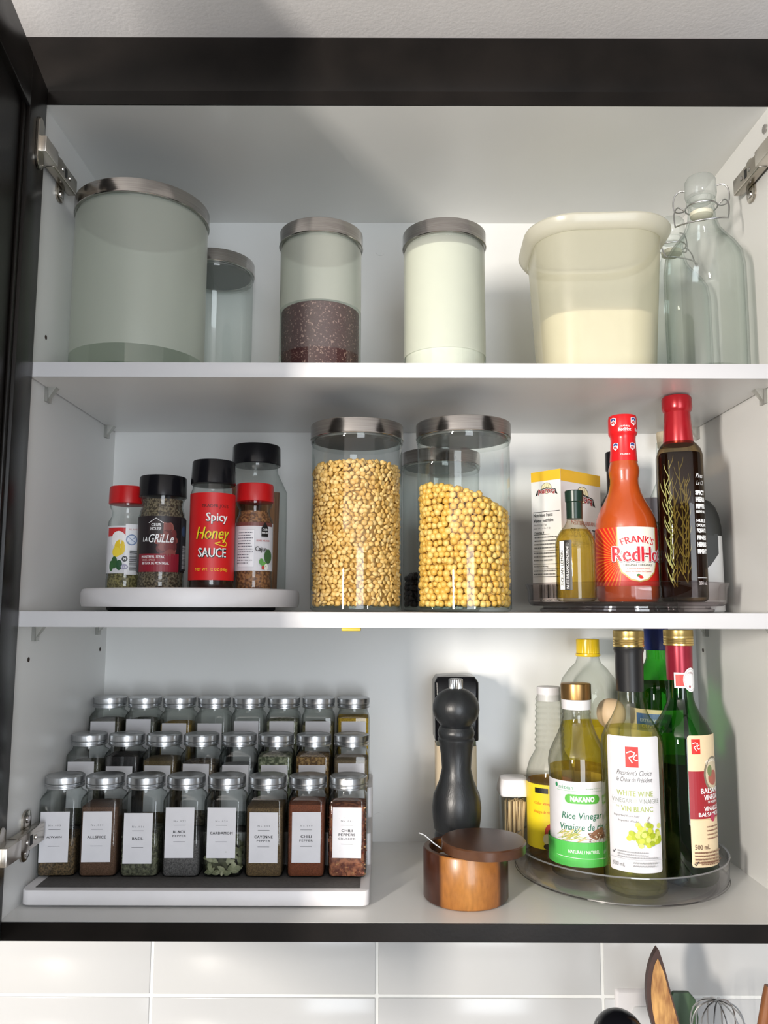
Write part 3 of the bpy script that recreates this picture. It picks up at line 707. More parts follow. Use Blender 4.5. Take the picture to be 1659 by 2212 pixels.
printed(lab, [('r', -12, 12.6, -5.6, 65.4, (.80, .80, .76)), ('t', 'SICILIAN LEMON', -8.8, 36, 38, 3.6, BK, {'rot': 90, 'bold': .02}), ('t', 'WHITE BALSAMIC CONDIMENTO', -2, 38, 50, 3.2, WH, {'rot': 90, 'bold': .02})], cyl(21.7))

# hot sauce
FS = pm('hot_sauce', (.42, .055, .006), .35, c2=(.50, .08, .01), scale=20, coat=1.0)
fsec = [(0, 31), (2, 33), (5, 34), (84, 34), (94, 32.5), (104, 28.5), (114, 23), (124, 18.5), (134, 16), (140, 15.8), (146, 17), (152, 17.2), (158, 15.5), (168, 14.2), (190, 13.2), (196, 14.5), (204, 14.5)]
t = thing('sauce_bottle', 'cayenne hot sauce bottle with bright red cap and round red label', 'bottle', .2530, .0860, ZT2, face_cam(.253, .086, 16))
lm('bottle_body', fsec, FS, t, 56)
cap = lm('cap_wrap', [(160, 15.6), (170, 14.8), (186, 14), (190, 14.4), (192, 16), (195, 16.4), (210, 16.2), (213.4, 15.4), (214, 14)], pm('red_shrink', (.66, .012, .016), .28), t, 48)
lab = patch('label', -78, 17, 78, 82, cyl(34), ink((.62, .02, .012)), t, nu=48)
rays = []
for i in range(22):
    a = radians(100+i*7.6); rays.append(('p', [(-13, 48), (-13+62*cos(a), 48+62*sin(a)), (-13+62*cos(a+.05), 48+62*sin(a+.05))], (.75, .17, .02), {'clip': (-60, 17.3, -8, 81.7)}))
sh = [(-20, 82), (-20, 45), (-16, 32), (-6, 23.5), (4, 21), (14, 23.5), (24, 32), (28, 45), (28, 82)]
sh2 = [(-18.6, 82), (-18.6, 45), (-14.8, 33), (-5.4, 25), (4, 22.6), (13.4, 25), (22.8, 33), (26.6, 45), (26.6, 82)]
CR = (.80, .77, .68); RH = (.62, .015, .03)
printed(lab, rays+[('p', sh, (.55, .38, .12)), ('p', sh2, CR),
    ('t', "FRANK'S", 4, 68.5, 40, 8, RH, {'bold': .05, 'arc': 55}), ('t', 'RedHot', 6.4, 51.6, 65, 18.4, BK, {'bold': .1}), ('t', 'RedHot', 6.4, 52, 64.6, 18, (.85, .8, .8), {'bold': .085}), ('t', 'RedHot', 6.4, 52, 63, 16.6, RH, {'bold': .045}),
    ('t', 'ORIGINAL / ORIGINALE', 3.5, 40, 33, 2.7, BK, {'bold': .03}), ('t', 'Cayenne Pepper Sauce', 3.5, 35.8, 26, 2.1, RH, {'bold': .02}), ('t', 'Sauce Au Piment De Cayenne', 3.5, 32.6, 30, 2.1, RH, {'bold': .02}),
    ('e', 2.5, 28.6, 2.2, 1.6, (.05, .2, .04)), ('e', 4.4, 27.4, 2.6, 1.2, (.6, .03, .02)), ('e', 5.4, 26, 2.4, 1.0, (.6, .03, .02))], cyl(34))
cs = lambda u, v, off: ((15.3+(v > 191)*1.1+off)*sin(u/15), -(15.3+(v > 191)*1.1+off)*cos(u/15), v)
def shield(cx, cy, k):
    return [('p', [(cx-3.4*k, cy+4*k), (cx, cy+5*k), (cx+3.4*k, cy+4*k), (cx+3.4*k, cy-2*k), (cx, cy-5*k), (cx-3.4*k, cy-2*k)], WH), ('p', [(cx-2.8*k, cy+3.5*k), (cx, cy+4.4*k), (cx+2.8*k, cy+3.5*k), (cx+2.8*k, cy+1*k), (cx-2.8*k, cy+1*k)], (.03, .06, .25)),
            ('t', 'NFL', cx, cy-1.1*k, 5*k, 3.2*k, (.6, .02, .03), {'bold': .06})]
printed(cap, shield(8, 205, 1)+shield(-14, 205, 1)+[('t', "FRANK'S", -2, 199.5, 10, 1.8, WH, {'arc': 16, 'bold': .03}), ('t', 'RedHot', -2, 195.6, 13, 4, WH, {'bold': .05}), ('t', 'RedHot', 15, 195.6, 11, 4, WH, {'bold': .05})]+shield(6.5, 176, .9)+shield(-12.5, 176, .9)+[('t', "FRANK'S", -2, 167, 10, 1.6, WH, {'bold': .03})], cs, base=.5)

# herb oil, squared bottle
t = thing('oil_bottle', 'square dark bottle of spicy herb olive oil with red capsule and rosemary inside', 'bottle', .3110, .0700, ZT2, face_cam(.311, .07, 6))
hs = [(0, 20, 20, 12), (2, 23.5, 23.5, 15), (6, 24.5, 24.5, 16), (163, 24.5, 24.5, 16), (170, 23, 23, 16), (176, 19.5, 19.5, 16), (180, 16, 16, 15), (184, 14.6, 14.6, 14.6), (190, 14.4, 14.4, 14.4)]
lm('bottle_body', hs, glass('oil_dark_glass', (.62, .52, .36), (.10, .06, .04), f0=.035, power=2, gain=.5), t, 48)
lm('liquid', inside(hs, 5, 166, 2.4), pm('dark_herb_oil', (.010, .004, .002), .5, c2=(.035, .010, .004), scale=8, spec=.1), t, 40, label='dark reddish herb oil')
lm('capsule', [(177, 16.2), (179, 16.6), (200, 15), (214, 14.2), (216, 15.6), (219, 16.5), (230, 16.5), (232.3, 15.6), (233.3, 14)], pm('red_capsule', (.33, .008, .014), .25, .3, c2=(.40, .012, .02)), t, 44)
rnd = random.Random(11); L = []
for k in range(7):
    x0 = rnd.uniform(-17, 15); z0 = rnd.uniform(15, 40); z1 = rnd.uniform(110, 158); x1 = x0+rnd.uniform(-8, 8); yy = -23.0-rnd.uniform(0, .6)
    L.append(tube([(x0*.001, yy*.001, z0*.001), ((x0+x1)/2*.001+.002, yy*.001, (z0+z1)/2*.001), (x1*.001, yy*.001, z1*.001)], .0005, 5))
    for i in range(12):
        f = i/12; px_ = x0+(x1-x0)*f; pz = z0+(z1-z0)*f; s_ = 1 if i % 2 else -1
        L.append(tube([(px_*.001, yy*.001, pz*.001), ((px_+s_*4)*.001, (yy-.6)*.001, (pz+9)*.001), ((px_+s_*5)*.001, yy*.001, (pz+15)*.001)], .00075, 4, r1=.0002))
link('rosemary_sprigs', mesh(*joinvf(L)), pm('rosemary', (.20, .20, .04), .6, c2=(.36, .33, .10), scale=60), t, kind='stuff')
pr = t
O_ = [('t', 'Pres', 19, 138, 10, 5, WH, {'shear': .4}), ('t', 'Le Ch', 19.5, 130, 10, 5, WH, {'shear': .4})]
for s_, yy, hh in (('SPICY', 119, 5.4), ('HERB', 111.5, 5.4), ('PEPPER', 104, 5.4), ('OLIVE OIL', 98, 3), ('HUILE', 88, 4), ('D\'OLIVE', 83, 3.4), ('PIQUANTE', 77, 5.2), ('FINES', 69.5, 5.2), ('HERBES', 62, 5.2), ('PIMENT', 54.5, 5.2)):
    O_.append(('t', s_, 19.2, yy, 12.5, hh, WH, {'bold': .07}))
O_ += [('r', 12, 25.6, 25, 26, WH), ('t', '250 mL', 18.6, 20, 11, 4, WH, {'bold': .06})]
def rsurf(u, v, off):
    a = max(0, (u-8.5)/16); return (u, -24.5-off, v) if u < 8.5 else (8.5+(16+off)*sin(a), -(8.5+(16+off)*cos(a)), v)
printed(t, O_[:2], rsurf, 'script_mark'); printed(t, O_[2:-2], rsurf, 'lettering'); printed(t, O_[-2:], rsurf, 'volume_mark')

# half hidden things behind on the smoky turntable and shelf
t = bottle(.2700, .1780, ZT2, [(0, 20), (2, 22), (120, 22), (135, 12), (140, 11), (168, 11)], 'dark bottle with black cap mostly hidden behind the hot sauce', glass('brown_glass', (.15, .06, .02), (.02, .01, .01)), 'dark_bottle', 0)
lm('cap', [(166, 12.2), (188, 12.2), (189.5, 11)], BLACKP, t, 32)
t = thing('spice_tin', 'little jar with grey metal lid glimpsed between the hot sauce and herb oil bottles', 'jar', .3190, .2020, ZT2)
lm('jar_body', [(0, 24), (2, 26), (98, 26), (102, 23)], glass('hazy_glass', (.7, .74, .66), (.3, .32, .28), haze=.3, hazecol=(.6, .62, .5)), t)
V, F = knurl(101, 132, 24.5, 40); link('lid', mesh(V, F), pm('grey_lid', (.30, .30, .34), .35, .6), t)
t = bottle(.3560, .2400, Z2, [(0, 20), (2, 22), (150, 22), (175, 12), (180, 11), (226, 11)], 'slim bottle with pale cork just showing behind the herb oil', CLEAR, 'corked_bottle', 0)
lm('cork', [(220, 9.5), (240, 10.4), (241, 9.6)], pm('cork', (.60, .50, .34), .8, c2=(.68, .58, .42), scale=200), t, 24)
t = thing('seasoning_jar', 'white jar with black rounded top at the back right of the smoky turntable', 'jar', .3670, .1660, Z2, 0)
bs = [(0, 23.5, 23.5, 16), (1.5, 25, 25, 17), (90, 25, 25, 18), (100, 24.5, 24.5, 20)]
lm('jar_body', bs, pm('white_jar', (.72, .72, .71), .4), t)
lm('lid', [(92, 25.6, 25.6, 20), (104, 25.8, 25.8, 22), (118, 24.2, 24.2, 23), (128, 21, 21, 21), (136, 15, 15, 15), (139, 8, 8, 8)], pm('matte_black_lid', (.03, .032, .03), .5), t)
V = [(.0258, -.016, .094), (.0258, .016, .094), (.0258, .016, .064), (.0258, -.002, .055), (.0258, -.016, .068)]
def wave(u, v, off): return (u, -25.0-off, v)
link('side_print', mesh([tuple(q*.001 for q in wave(u, v, .2)) for u, v in ((-14, 94), (-14, 62), (-4, 50), (4, 56), (14, 70), (14, 94))], [(0, 1, 2, 3, 4, 5)]), ink((.03, .032, .03)), t)

# ================================================================ bottom shelf: tiered spice rack
rack = thing('spice_rack', 'white three-step spice rack with grey mats holding two dozen square spice jars', 'spice rack', 0, 0, 0)
RX0, RX1 = -.3965, -.0375
L = []
cx_ = (RX0+RX1)*500; hw = (RX1-RX0)*500
for y0, y1, z0, z1, c_ in ((37, 269.5, 2.2, 17, 9), (122, 269.5, 16.5, 51, 4), (192, 269.5, 50.5, 86.5, 4)):
    yc, hd = (y0+y1)/2, (y1-y0)/2
    L.append(loft(mm([(z0, hw-.4, hd-.4, c_, cx_, yc), (z0+.5, hw, hd, c_, cx_, yc), (z1-1, hw, hd, c_, cx_, yc), (z1-.3, hw-.3, hd-.3, c_, cx_, yc), (z1, hw-1, hd-1, c_, cx_, yc)]), 48))
link('tier_frame', mesh(*joinvf(L)), WPLAS, rack)
for xx in ((RX0+.001, RX0+.030), (RX1-.030, RX1-.001)): bx('foot', (*xx, .0465, .262, 0, .0024), WPLAS, rack, bev=.0005)
MATM = pm('grey_mat', (.075, .070, .068), .75, c2=(.095, .09, .088), scale=300, bump=.3)
for y0, y1, z in ((.0455, .1175, .017), (.1265, .188, .051), (.1965, .2655, .0865)):
    bx('grip_mat', (RX0+.012, RX1-.010, y0, y1, z-.0002, z+.0006), MATM, rack, bev=.0003)

# spice jars
JG = glass('spice_glass', (.93, .95, .935), (.16, .18, .165), f0=.05, power=3, gain=.7)
jb = [(0, 17, 17, 5), (1, 19.6, 19.6, 5.5), (4, 20.6, 20.6, 5), (79, 20.8, 20.8, 5), (83, 19.6, 19.6, 8), (85.5, 18.6, 18.6, 16), (88, 18.2, 18.2, 18.2), (94, 18, 18, 18)]
def jarlid_mesh():
    L = [knurl(96.4, 103, 20.9, 64, .35)]
    v, f = loft(mm([(90.4, 20.0), (90.8, 20.9), (92.2, 21.0), (92.8, 20.3), (93.5, 20.2), (94.1, 20.8), (95.4, 20.8), (95.9, 20.1), (96.6, 20.2)]), 48); L.append((v, f))
    v, f = loft(mm([(102.9, 19.2), (103.2, 19.2), (103.0, 17.8), (102.4, 17.4)]), 48); L.append((v, f)); return mesh(*joinvf(L), 'lid')
body_me = mesh(*loft(mm(jb), 40, True, False), 'jar'); body_me.materials.append(JG); body_me.shade_smooth(); body_me.set_sharp_from_angle(angle=radians(40))
lid_me = jarlid_mesh(); lid_me.materials.append(TIN); lid_me.shade_smooth(); lid_me.set_sharp_from_angle(angle=radians(35))
def spice_mat(nm, c1, c2, sc=500, b=.8): return pm(nm, c1, .8, c2=c2, scale=sc, lo=.4, hi=.62, bump=b, detail=2)
def mkchild(name, me, parent, label=None, kind=None):
    o = bpy.data.objects.new(name, me); C.objects.link(o); o.parent = parent
    if label: o['label'] = label
    if kind: o['kind'] = kind
    return o
LBW, LBH = 31, 52.5
def jar(x, y, z, label, fill, fm, lz=17, text=None, lx=0, rz=0, tilt=0):
    t = thing('spice_jar', label, 'jar', x, y, z+.0007, rz, 'square spice jars on the stepped rack')
    mkchild('jar_body', body_me, t)
    l = mkchild('lid', lid_me, t); l.rotation_euler = (0, 0, random.uniform(0, 6))
    s = inside(jb, 1.6, max(fill*80, 6), 8 if 'cardamom' in label else 1.3)
    if fill > .3: s[-1] = (s[-1][0]-2,)+tuple(s[-1][1:]); s.append((s[-1][0]+2.2, s[-1][1]*.6, s[-1][2]*.6, 8))
    lm('ground_spice', s, fm, t, 32, kind='stuff')
    lab = patch('label', lx-LBW/2, lz, lx+LBW/2, lz+LBH, flat(20.8), PAPER, t, nu=1)
    if text:
        G = (.03, .03, .035); items = []
        no, lines = text; cy = lz+LBH*.5
        items.append(('t', no, lx, lz+LBH-14.2, 13, 1.9, (.09, .09, .10), {'space': 1.5, 'res': 1}))
        items.append(('r', lx-6.3, lz+LBH-18.7, lx+6.3, lz+LBH-18.3, (.1, .1, .11)))
        k = len(lines); y0 = lz+LBH-26.6+(k-1)*1.2
        for i, (s_, w_, bd) in enumerate(lines):
            items.append(('t', s_, lx, y0-i*4.2, w_, 2.7 if bd else 2.2, G if bd else (.10, .10, .11), {'bold': .05 if bd else .012, 'space': 1.15}))
        items.append(('r', lx-6.3, lz+LBH-35.9-(k == 3)*2.5+(k == 2)*0, lx+6.3, lz+LBH-35.5-(k == 3)*2.5, (.1, .1, .11)))
        printed(lab, items, flat(20.8), step=999)
    return t
row1 = [
 ('AJWAIN', 'No.003', [('AJWAIN', 16, 1)], .52, ((.045, .028, .012), (.16, .10, .045), 480), 15.5, 'brown ajwain seeds'),
 ('ALLSPICE', 'No.004', [('ALLSPICE', 20, 1)], .93, ((.085, .040, .020), (.14, .07, .04), 900), 16, 'brown ground allspice'),
 ('BASIL', 'No.016', [('BASIL', 12, 1)], .60, ((.04, .04, .025), (.15, .15, .095), 260), 14.5, 'dried green basil'),
 ('BLACK PEPPER', 'No.022', [('BLACK', 13.5, 1), ('PEPPER', 14.5, 0)], .50, ((.06, .055, .055), (.14, .13, .13), 900), 20.5, 'grey ground black pepper'),
 ('CARDAMOM', 'No.030', [('CARDAMOM', 24.5, 1)], .30, ((.03, .03, .02), (.09, .09, .05), 120), 20.5, 'green cardamom pods'),
 ('CAYENNE PEPPER', 'No.033', [('CAYENNE', 20, 1), ('PEPPER', 14.5, 0)], .93, ((.085, .050, .022), (.16, .10, .04), 800), 15.5, 'tan ground cayenne'),
 ('CHILI PEPPER', 'No.040', [('CHILI', 12, 1), ('PEPPER', 14.5, 0)], .97, ((.15, .035, .010), (.22, .055, .018), 900), 16, 'rust red ground chili'),
 ('CHILI PEPPERS CRUSHED', 'No.041', [('CHILI', 12, 1), ('PEPPERS', 18, 1), ('CRUSHED', 18.5, 0)], .95, ((.09, .02, .012), (.28, .10, .05), 200), 21, 'crushed red chili flakes')]
XJ = [-.3775+i*.04505 for i in range(8)]
for i, (nm, no, lines, fill, (c1, c2, sc), lz, desc) in enumerate(row1):
    lb = {'CHILI PEPPER': 'front row spice jar reading CHILI PEPPER, filled with rust red powder',
          'CHILI PEPPERS CRUSHED': 'front row spice jar of crushed red chili flakes at the right end'}.get(nm, 'front row spice jar reading %s, holding %s' % (nm, desc))
    t = jar(XJ[i], .094, .017, lb, fill, spice_mat('spice_'+nm.lower().replace(' ', '_'), c1, c2, sc), lz, (no, lines), lx=(-2.2, -1.0, -1.3, -1.5, -1.0, 0, .6, .2)[i], rz=radians((3, 2, 1, 1, 0, -1, 0, -2)[i]))
    if 'CRUSHED' in nm or nm in ('CARDAMOM', 'BASIL'):
        rnd = random.Random(i); L = []; n_ = {'CARDAMOM': 90}.get(nm, 520)
        for k in range(n_):
            f = rnd.choice('FFBRL'); u = rnd.uniform(-18, 18); zz = rnd.uniform(3, fill*80-3) if nm != 'CARDAMOM' else rnd.uniform(4, 34)
            e = 19.0; px_, py_ = {'F': (u, -e), 'B': (u, e), 'R': (e, u), 'L': (-e, u)}[f]
            if nm == 'CARDAMOM':
                px_ *= .88; py_ *= .88
                d = Vector((rnd.gauss(0, 1), rnd.gauss(0, .3), rnd.gauss(0, .7))).normalized()*5.2; p = Vector((px_, py_, zz))
                V = []; ax = tube([(p-d)*.001, (p-d*.5)*.001, p*.001, (p+d*.5)*.001, (p+d)*.001], .0001, 6)
                V, F = ax; V = [Vector(v) for v in V]
                for q in range(5):
                    cen = (p+d*(-1+q*.5))*.001; rad = (.0004, .0023, .0028, .0022, .0004)[q]
                    for z_ in range(6): vv = V[q*6+z_]-cen; V[q*6+z_] = cen+vv.normalized()*rad
                L.append((V, F))
            else:
                sz = rnd.uniform(.8, 2.3) if 'CRUSHED' in nm else rnd.uniform(.6, 1.6); p = Vector((px_, py_, zz))
                a = Vector((rnd.gauss(0, 1), rnd.gauss(0, 1), rnd.gauss(0, 1))).normalized()*sz; b2 = a.cross(Vector((rnd.gauss(0, 1), rnd.gauss(0, 1), 1))).normalized()*sz*.7
                q = a.cross(b2).normalized()*.35
                L.append(([v*.001 for v in (p-a-b2, p+a-b2, p+a*.8+b2+q, p-a*.7+b2)]+[(p+q*1.5)*.001], [(0, 1, 4), (1, 2, 4), (2, 3, 4), (3, 0, 4)]))
        me = mesh(*joinvf(L)); at = me.attributes.new('tone', 'FLOAT', 'POINT')
        vals = []
        for v, f in L: vals += [rnd.random()]*len(v)
        at.data.foreach_set('value', vals)
        mm_ = seed_mat('flakes_'+nm[:5].lower(), *{'CARDAMOM': ((.14, .15, .08), (.24, .25, .15), (.36, .36, .24)), 'BASIL': ((.05, .06, .025), (.13, .14, .07), (.32, .33, .22))}.get(nm, ((.16, .025, .015), (.30, .09, .05), (.62, .40, .20))))
        link({'CARDAMOM': 'cardamom_pods', 'BASIL': 'basil_flakes'}.get(nm, 'chili_flakes'), me, mm_, t, None, 'stuff', sharp=None)
row2 = [('dull grey-green powder', .9, (.085, .080, .055), (.14, .13, .09), 700), ('nearly black seeds', 1.0, (.006, .005, .006), (.02, .015, .015), 300), ('olive brown powder', .95, (.10, .065, .020), (.15, .10, .04), 700), ('mixed brown seeds', .9, (.06, .04, .03), (.25, .19, .13), 260),
        ('pale grey salt', .85, (.20, .21, .22), (.28, .29, .30), 500), ('pale green leaf flakes', 1.0, (.06, .075, .035), (.36, .38, .25), 240), ('golden brown granules', 1.0, (.12, .055, .015), (.40, .24, .08), 300), ('tan powder', .97, (.17, .12, .065), (.22, .16, .09), 700)]
row3 = [('brown-grey powder', .95, (.07, .06, .035), (.12, .10, .06), 700), ('grey-green powder', .95, (.07, .075, .05), (.12, .12, .09), 700), ('mustard yellow powder', .9, (.32, .19, .02), (.42, .27, .05), 700), ('blue-grey salt', .7, (.12, .14, .14), (.2, .22, .22), 600),
        ('pale grey crystals', .7, (.16, .18, .18), (.25, .27, .27), 500), ('pale speckled seeds', .95, (.16, .16, .09), (.42, .42, .30), 240), ('dull yellow powder', .9, (.20, .17, .08), (.28, .24, .13), 700), ('bright turmeric yellow powder', 1.0, (.42, .25, .01), (.62, .38, .02), 500)]
ORD = ['first', 'second', 'third', 'fourth', 'fifth', 'sixth', 'seventh', 'last']
for rw, (rows, y, z, nm) in enumerate(((row2, .164, .051, 'middle'), (row3, .234, .0865, 'back'))):
    for i, (desc, fill, c1, c2, sc) in enumerate(rows):
        lz = [[24, 19, 20, 22, 21, 21, 21, 23], [25, 28, 23, 23, 26, 26, 26, 26]][rw][i]-(3 if rw == 0 else 3)
        jar(XJ[i]+(.0 if rw == 0 else -.0005), y, z, 'spice jar of %s, %s from the cabinet side, %s row' % (desc, ORD[i], nm), fill, spice_mat('spice_%d_%d' % (rw, i), c1, c2, sc), lz, None, lx=(-2, -1.5, -1, -1, -.5, 0, 0, .5)[i], rz=radians(random.uniform(-2, 2)))

# ================================================================ bottom shelf: middle
MILL = pm('black_stained_wood', (.010, .011, .013), .36, c2=(.018, .020, .022), scale=25, stretch=(4, 4, .3), bump=.15, bscale=220)
t = thing('pepper_mill', 'tall black turned wooden pepper mill with ribbed metal knob', 'pepper mill', .0628, .150, 0)
lm('mill_body', [(0, 28), (3, 28.5), (30, 26.8), (43, 26), (46, 25.2), (47, 24.6), (50, 26.5), (62, 28.2), (74, 28.8), (88, 27.2), (104, 20.5), (118, 17.2), (134, 18.4), (147, 20.2), (150, 21.6), (152, 21.8), (154, 20.4), (157, 21.6), (160, 22.0), (163, 20.8), (166, 19.8), (168, 17)], MILL, t, 56)
lm('mill_head', [(167, 18), (170, 20), (174, 23.6), (180, 26.8), (186, 27.9), (192, 27.6), (199, 25), (205, 20.5), (209, 14), (211, 8)], MILL, t, 56)
V, F = knurl(210.5, 222, 8.6, 26, .7); link('knob', mesh(V, F), TIN, t, label='ribbed metal knob')
t = thing('salt_grinder', 'tall grinder with square black lid and beige label behind the pepper mill', 'grinder', .0690, .2340, 0)
lm('jar_body', [(0, 22, 22, 8), (2, 25, 25, 8), (138, 25, 25, 8), (142, 24, 24, 8)], glass('hazy_glass', (.7, .7, .66), (.3, .3, .28)), t)
lm('contents', [(3, 23, 23, 7), (44, 23, 23, 7)], pm('peppercorn_mix', (.06, .03, .02), .7, c2=(.35, .24, .16), scale=260, bump=.8, lo=.45, hi=.6), t, kind='stuff')
lb_ = lm('label', [(44, 25.4, 25.4, 8), (133, 25.4, 25.4, 8)], pm('beige_label', (.60, .50, .36), .55), t, 40, False, False, label='beige label with a red floral print')
printed(lb_, [('e', -19, 62, 3, 6, (.3, .03, .02)), ('e', -16, 72, 1.2, 9, (.2, .05, .03)), ('e', -21, 78, 1, 7, (.25, .08, .03)), ('e', 18, 66, 3, 6, (.3, .03, .02)), ('e', 20, 80, 1, 8, (.12, .10, .03))], flat(25.4), 'artwork')
lm('cap', [(140, 27, 27, 5), (141, 27.5, 27.5, 5), (212, 28, 28, 4), (219, 24, 24, 6), (221, 10, 10, 6)], BLACKP, t)

# salt cellar
WOODM, nt, out = mat('acacia_wood')
b = N(nt, 'ShaderNodeBsdfPrincipled'); nt.links.new(b.outputs[0], out.inputs[0]); b.inputs['Roughness'].default_value = .32; b.inputs['Coat Weight'].default_value = .15
tc = N(nt, 'ShaderNodeTexCoord'); mp = N(nt, 'ShaderNodeMapping'); mp.inputs['Location'].default_value = (.008, .05, 0); mp.inputs['Scale'].default_value = (1, .25, .12); nt.links.new(tc.outputs['Object'], mp.inputs[0])
no1 = N(nt, 'ShaderNodeTexNoise'); no1.inputs['Scale'].default_value = 34; no1.inputs['Detail'].default_value = 1.5; nt.links.new(mp.outputs[0], no1.inputs[0])
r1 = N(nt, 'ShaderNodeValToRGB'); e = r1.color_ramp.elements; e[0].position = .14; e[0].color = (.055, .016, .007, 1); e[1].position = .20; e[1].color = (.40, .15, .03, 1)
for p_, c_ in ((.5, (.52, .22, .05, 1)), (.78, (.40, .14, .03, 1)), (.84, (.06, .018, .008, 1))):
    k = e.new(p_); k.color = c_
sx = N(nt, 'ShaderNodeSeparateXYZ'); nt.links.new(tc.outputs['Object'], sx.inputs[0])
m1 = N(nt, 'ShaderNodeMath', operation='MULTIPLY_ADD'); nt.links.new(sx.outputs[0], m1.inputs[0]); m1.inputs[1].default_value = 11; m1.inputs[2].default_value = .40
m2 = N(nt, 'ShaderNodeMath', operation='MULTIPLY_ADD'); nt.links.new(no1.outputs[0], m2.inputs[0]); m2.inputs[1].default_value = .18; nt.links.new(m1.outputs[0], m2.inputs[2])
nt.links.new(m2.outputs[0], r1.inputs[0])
no2 = N(nt, 'ShaderNodeTexNoise'); no2.inputs['Scale'].default_value = 260; no2.inputs['Detail'].default_value = 3
mp2 = N(nt, 'ShaderNodeMapping'); mp2.inputs['Scale'].default_value = (1, 1, .35); mp2.inputs['Rotation'].default_value = (0, .4, 0); nt.links.new(tc.outputs['Object'], mp2.inputs[0]); nt.links.new(mp2.outputs[0], no2.inputs[0])
mx = N(nt, 'ShaderNodeMix', data_type='RGBA', blend_type='MULTIPLY'); mx.inputs[0].default_value = .55; nt.links.new(r1.outputs[0], mx.inputs[6]); nt.links.new(no2.outputs[0], mx.inputs[7]); nt.links.new(mx.outputs[2], b.inputs['Base Color'])
DW = pm('dark_acacia', (.055, .020, .009), .3, c2=(.085, .034, .014), scale=60, stretch=(1, .2, 1), bump=.05)
t = thing('salt_cellar', 'round acacia wood salt cellar with swivelled wooden lid and a tiny spoon in it', 'salt cellar', .0650, .0725, 0)
R_ = 45.2
lm('bowl', [(0, R_-2.5), (1, R_-1), (2.5, R_), (50, R_+.2), (51.6, R_-.8), (51.8, R_-5), (50.5, R_-7), (22, R_-9), (20, R_-12)], WOODM, t, 72)
lm('rim_inlay', [(51.5, R_-.9), (52.0, R_-1.4), (52.0, R_-6), (51.4, R_-6.6)], DW, t, 72, False, False, label='darker rim')
lid = lm('lid', [(52.2, 42.5), (52.8, 44.4), (61.6, 44.8), (63, 43.8), (63.2, 42)], DW, t, 72, label='dark brown lid pushed aside')
lid.location = (.0180, -.0140, .0000)
lm('salt', [(20.2, 30), (38, 35), (41, 25), (42, 3)], pm('salt_grain', (.75, .74, .72), .8, scale=300, bump=.5), t, 32, kind='stuff')
sp = thing('small_spoon', 'tiny metal spoon handle sticking out of the wooden salt cellar', 'spoon', .0650, .0725, .0435)
V, F = tube([(-.010, -.006, -.0005), (-.022, -.004, .004), (-.034, -.002, .0115), (-.044, .000, .0195), (-.050, .001, .0215)], .0011, 8)
link('handle', mesh(V, F), WIRE, sp)
V, F = loft([(0, .0012, .002, .001), (.004, .0055, .005, .005), (.0046, .0062, .006, .006)], 20)
link('bowl', mesh([(v[0]-.008, v[1]-.006, v[2]-.0028) for v in V], F), WIRE, sp)

# toothpick jar
t = thing('toothpick_holder', 'small clear holder of wooden toothpicks with white lid, beside the pepper mill', 'toothpick holder', .1395, .2100, 0)
lm('holder_body', [(0, 13, 13, 5), (3, 15, 15, 5), (78, 17.5, 17.5, 6)], CLEAR, t, 24, True, False)
lm('lid', [(76, 18.6, 18.6, 7), (78, 19.4, 19.4, 7), (86, 18.8, 18.8, 8), (95, 16.5, 16.5, 9), (96.5, 14.5, 14.5, 9)], WPLAS, t, 32)
rnd = random.Random(2); pm_ = pm('birch', (.62, .44, .22), .7, c2=(.72, .54, .30), scale=60); pick = None
for i in range(46):
    a = rnd.uniform(0, 6.28); q = 11*sqrt(rnd.random())
    if pick is None:
        pick = mesh(*tube([(0, 0, .0006), (0, 0, .004), (0, 0, .061), (0, 0, .065)], .0010, 5)); pick.materials.append(pm_)
    o = bpy.data.objects.new('toothpick', pick); C.objects.link(o); o.parent = t
    o.location = (q*cos(a)*.001, q*sin(a)*.001, .003); o.rotation_euler = (rnd.uniform(-.05, .05), rnd.uniform(-.02, .09), 0)

# ================================================================ bottom shelf: bottles on clear turntable
CT = glass('clear_tray_plastic', (.96, .955, .96), (.60, .58, .60), f0=.06, power=5, gain=.7)
t3 = thing('turntable', 'clear plastic turntable with raised rim full of vinegar and oil bottles on the cabinet floor', 'turntable', .2505, .1465, 0)
lm('foot', [(0, 104), (1, 108), (4, 108), (5, 104)], CT, t3, 72, False, False)
lm('tray', [(5.2, 110), (5.6, 116), (7.5, 118), (8.4, 116), (8.2, 60)], CT, t3, 88)
lm('rim', [(6.5, 117), (9, 118.8), (30, 119.6), (33, 120), (33.8, 119), (33, 117.8), (12, 116.8)], CT, t3, 88, False, False)
ZB = .0088
lm('rim_glint', [(33, 118.2), (33.9, 119.2), (34.3, 119.8), (33.7, 120.3), (32.8, 120.3)], glass('tray_glint', (.7, .7, .71), (.5, .5, .52), f0=.12, haze=.35, hazecol=(.7, .7, .72)), t3, 88, False, False, label='glint along the rim, put in as a pale ring')  # pale ring added on the lip, its colour stands in for the rim's glint
lm('base_edge', [(5.6, 118.6), (6.6, 119.6), (7.6, 119.2)], glass('tray_edge_dark', (.35, .34, .35), (.2, .2, .2), f0=.15), t3, 88, False, False, label='dark base edge')
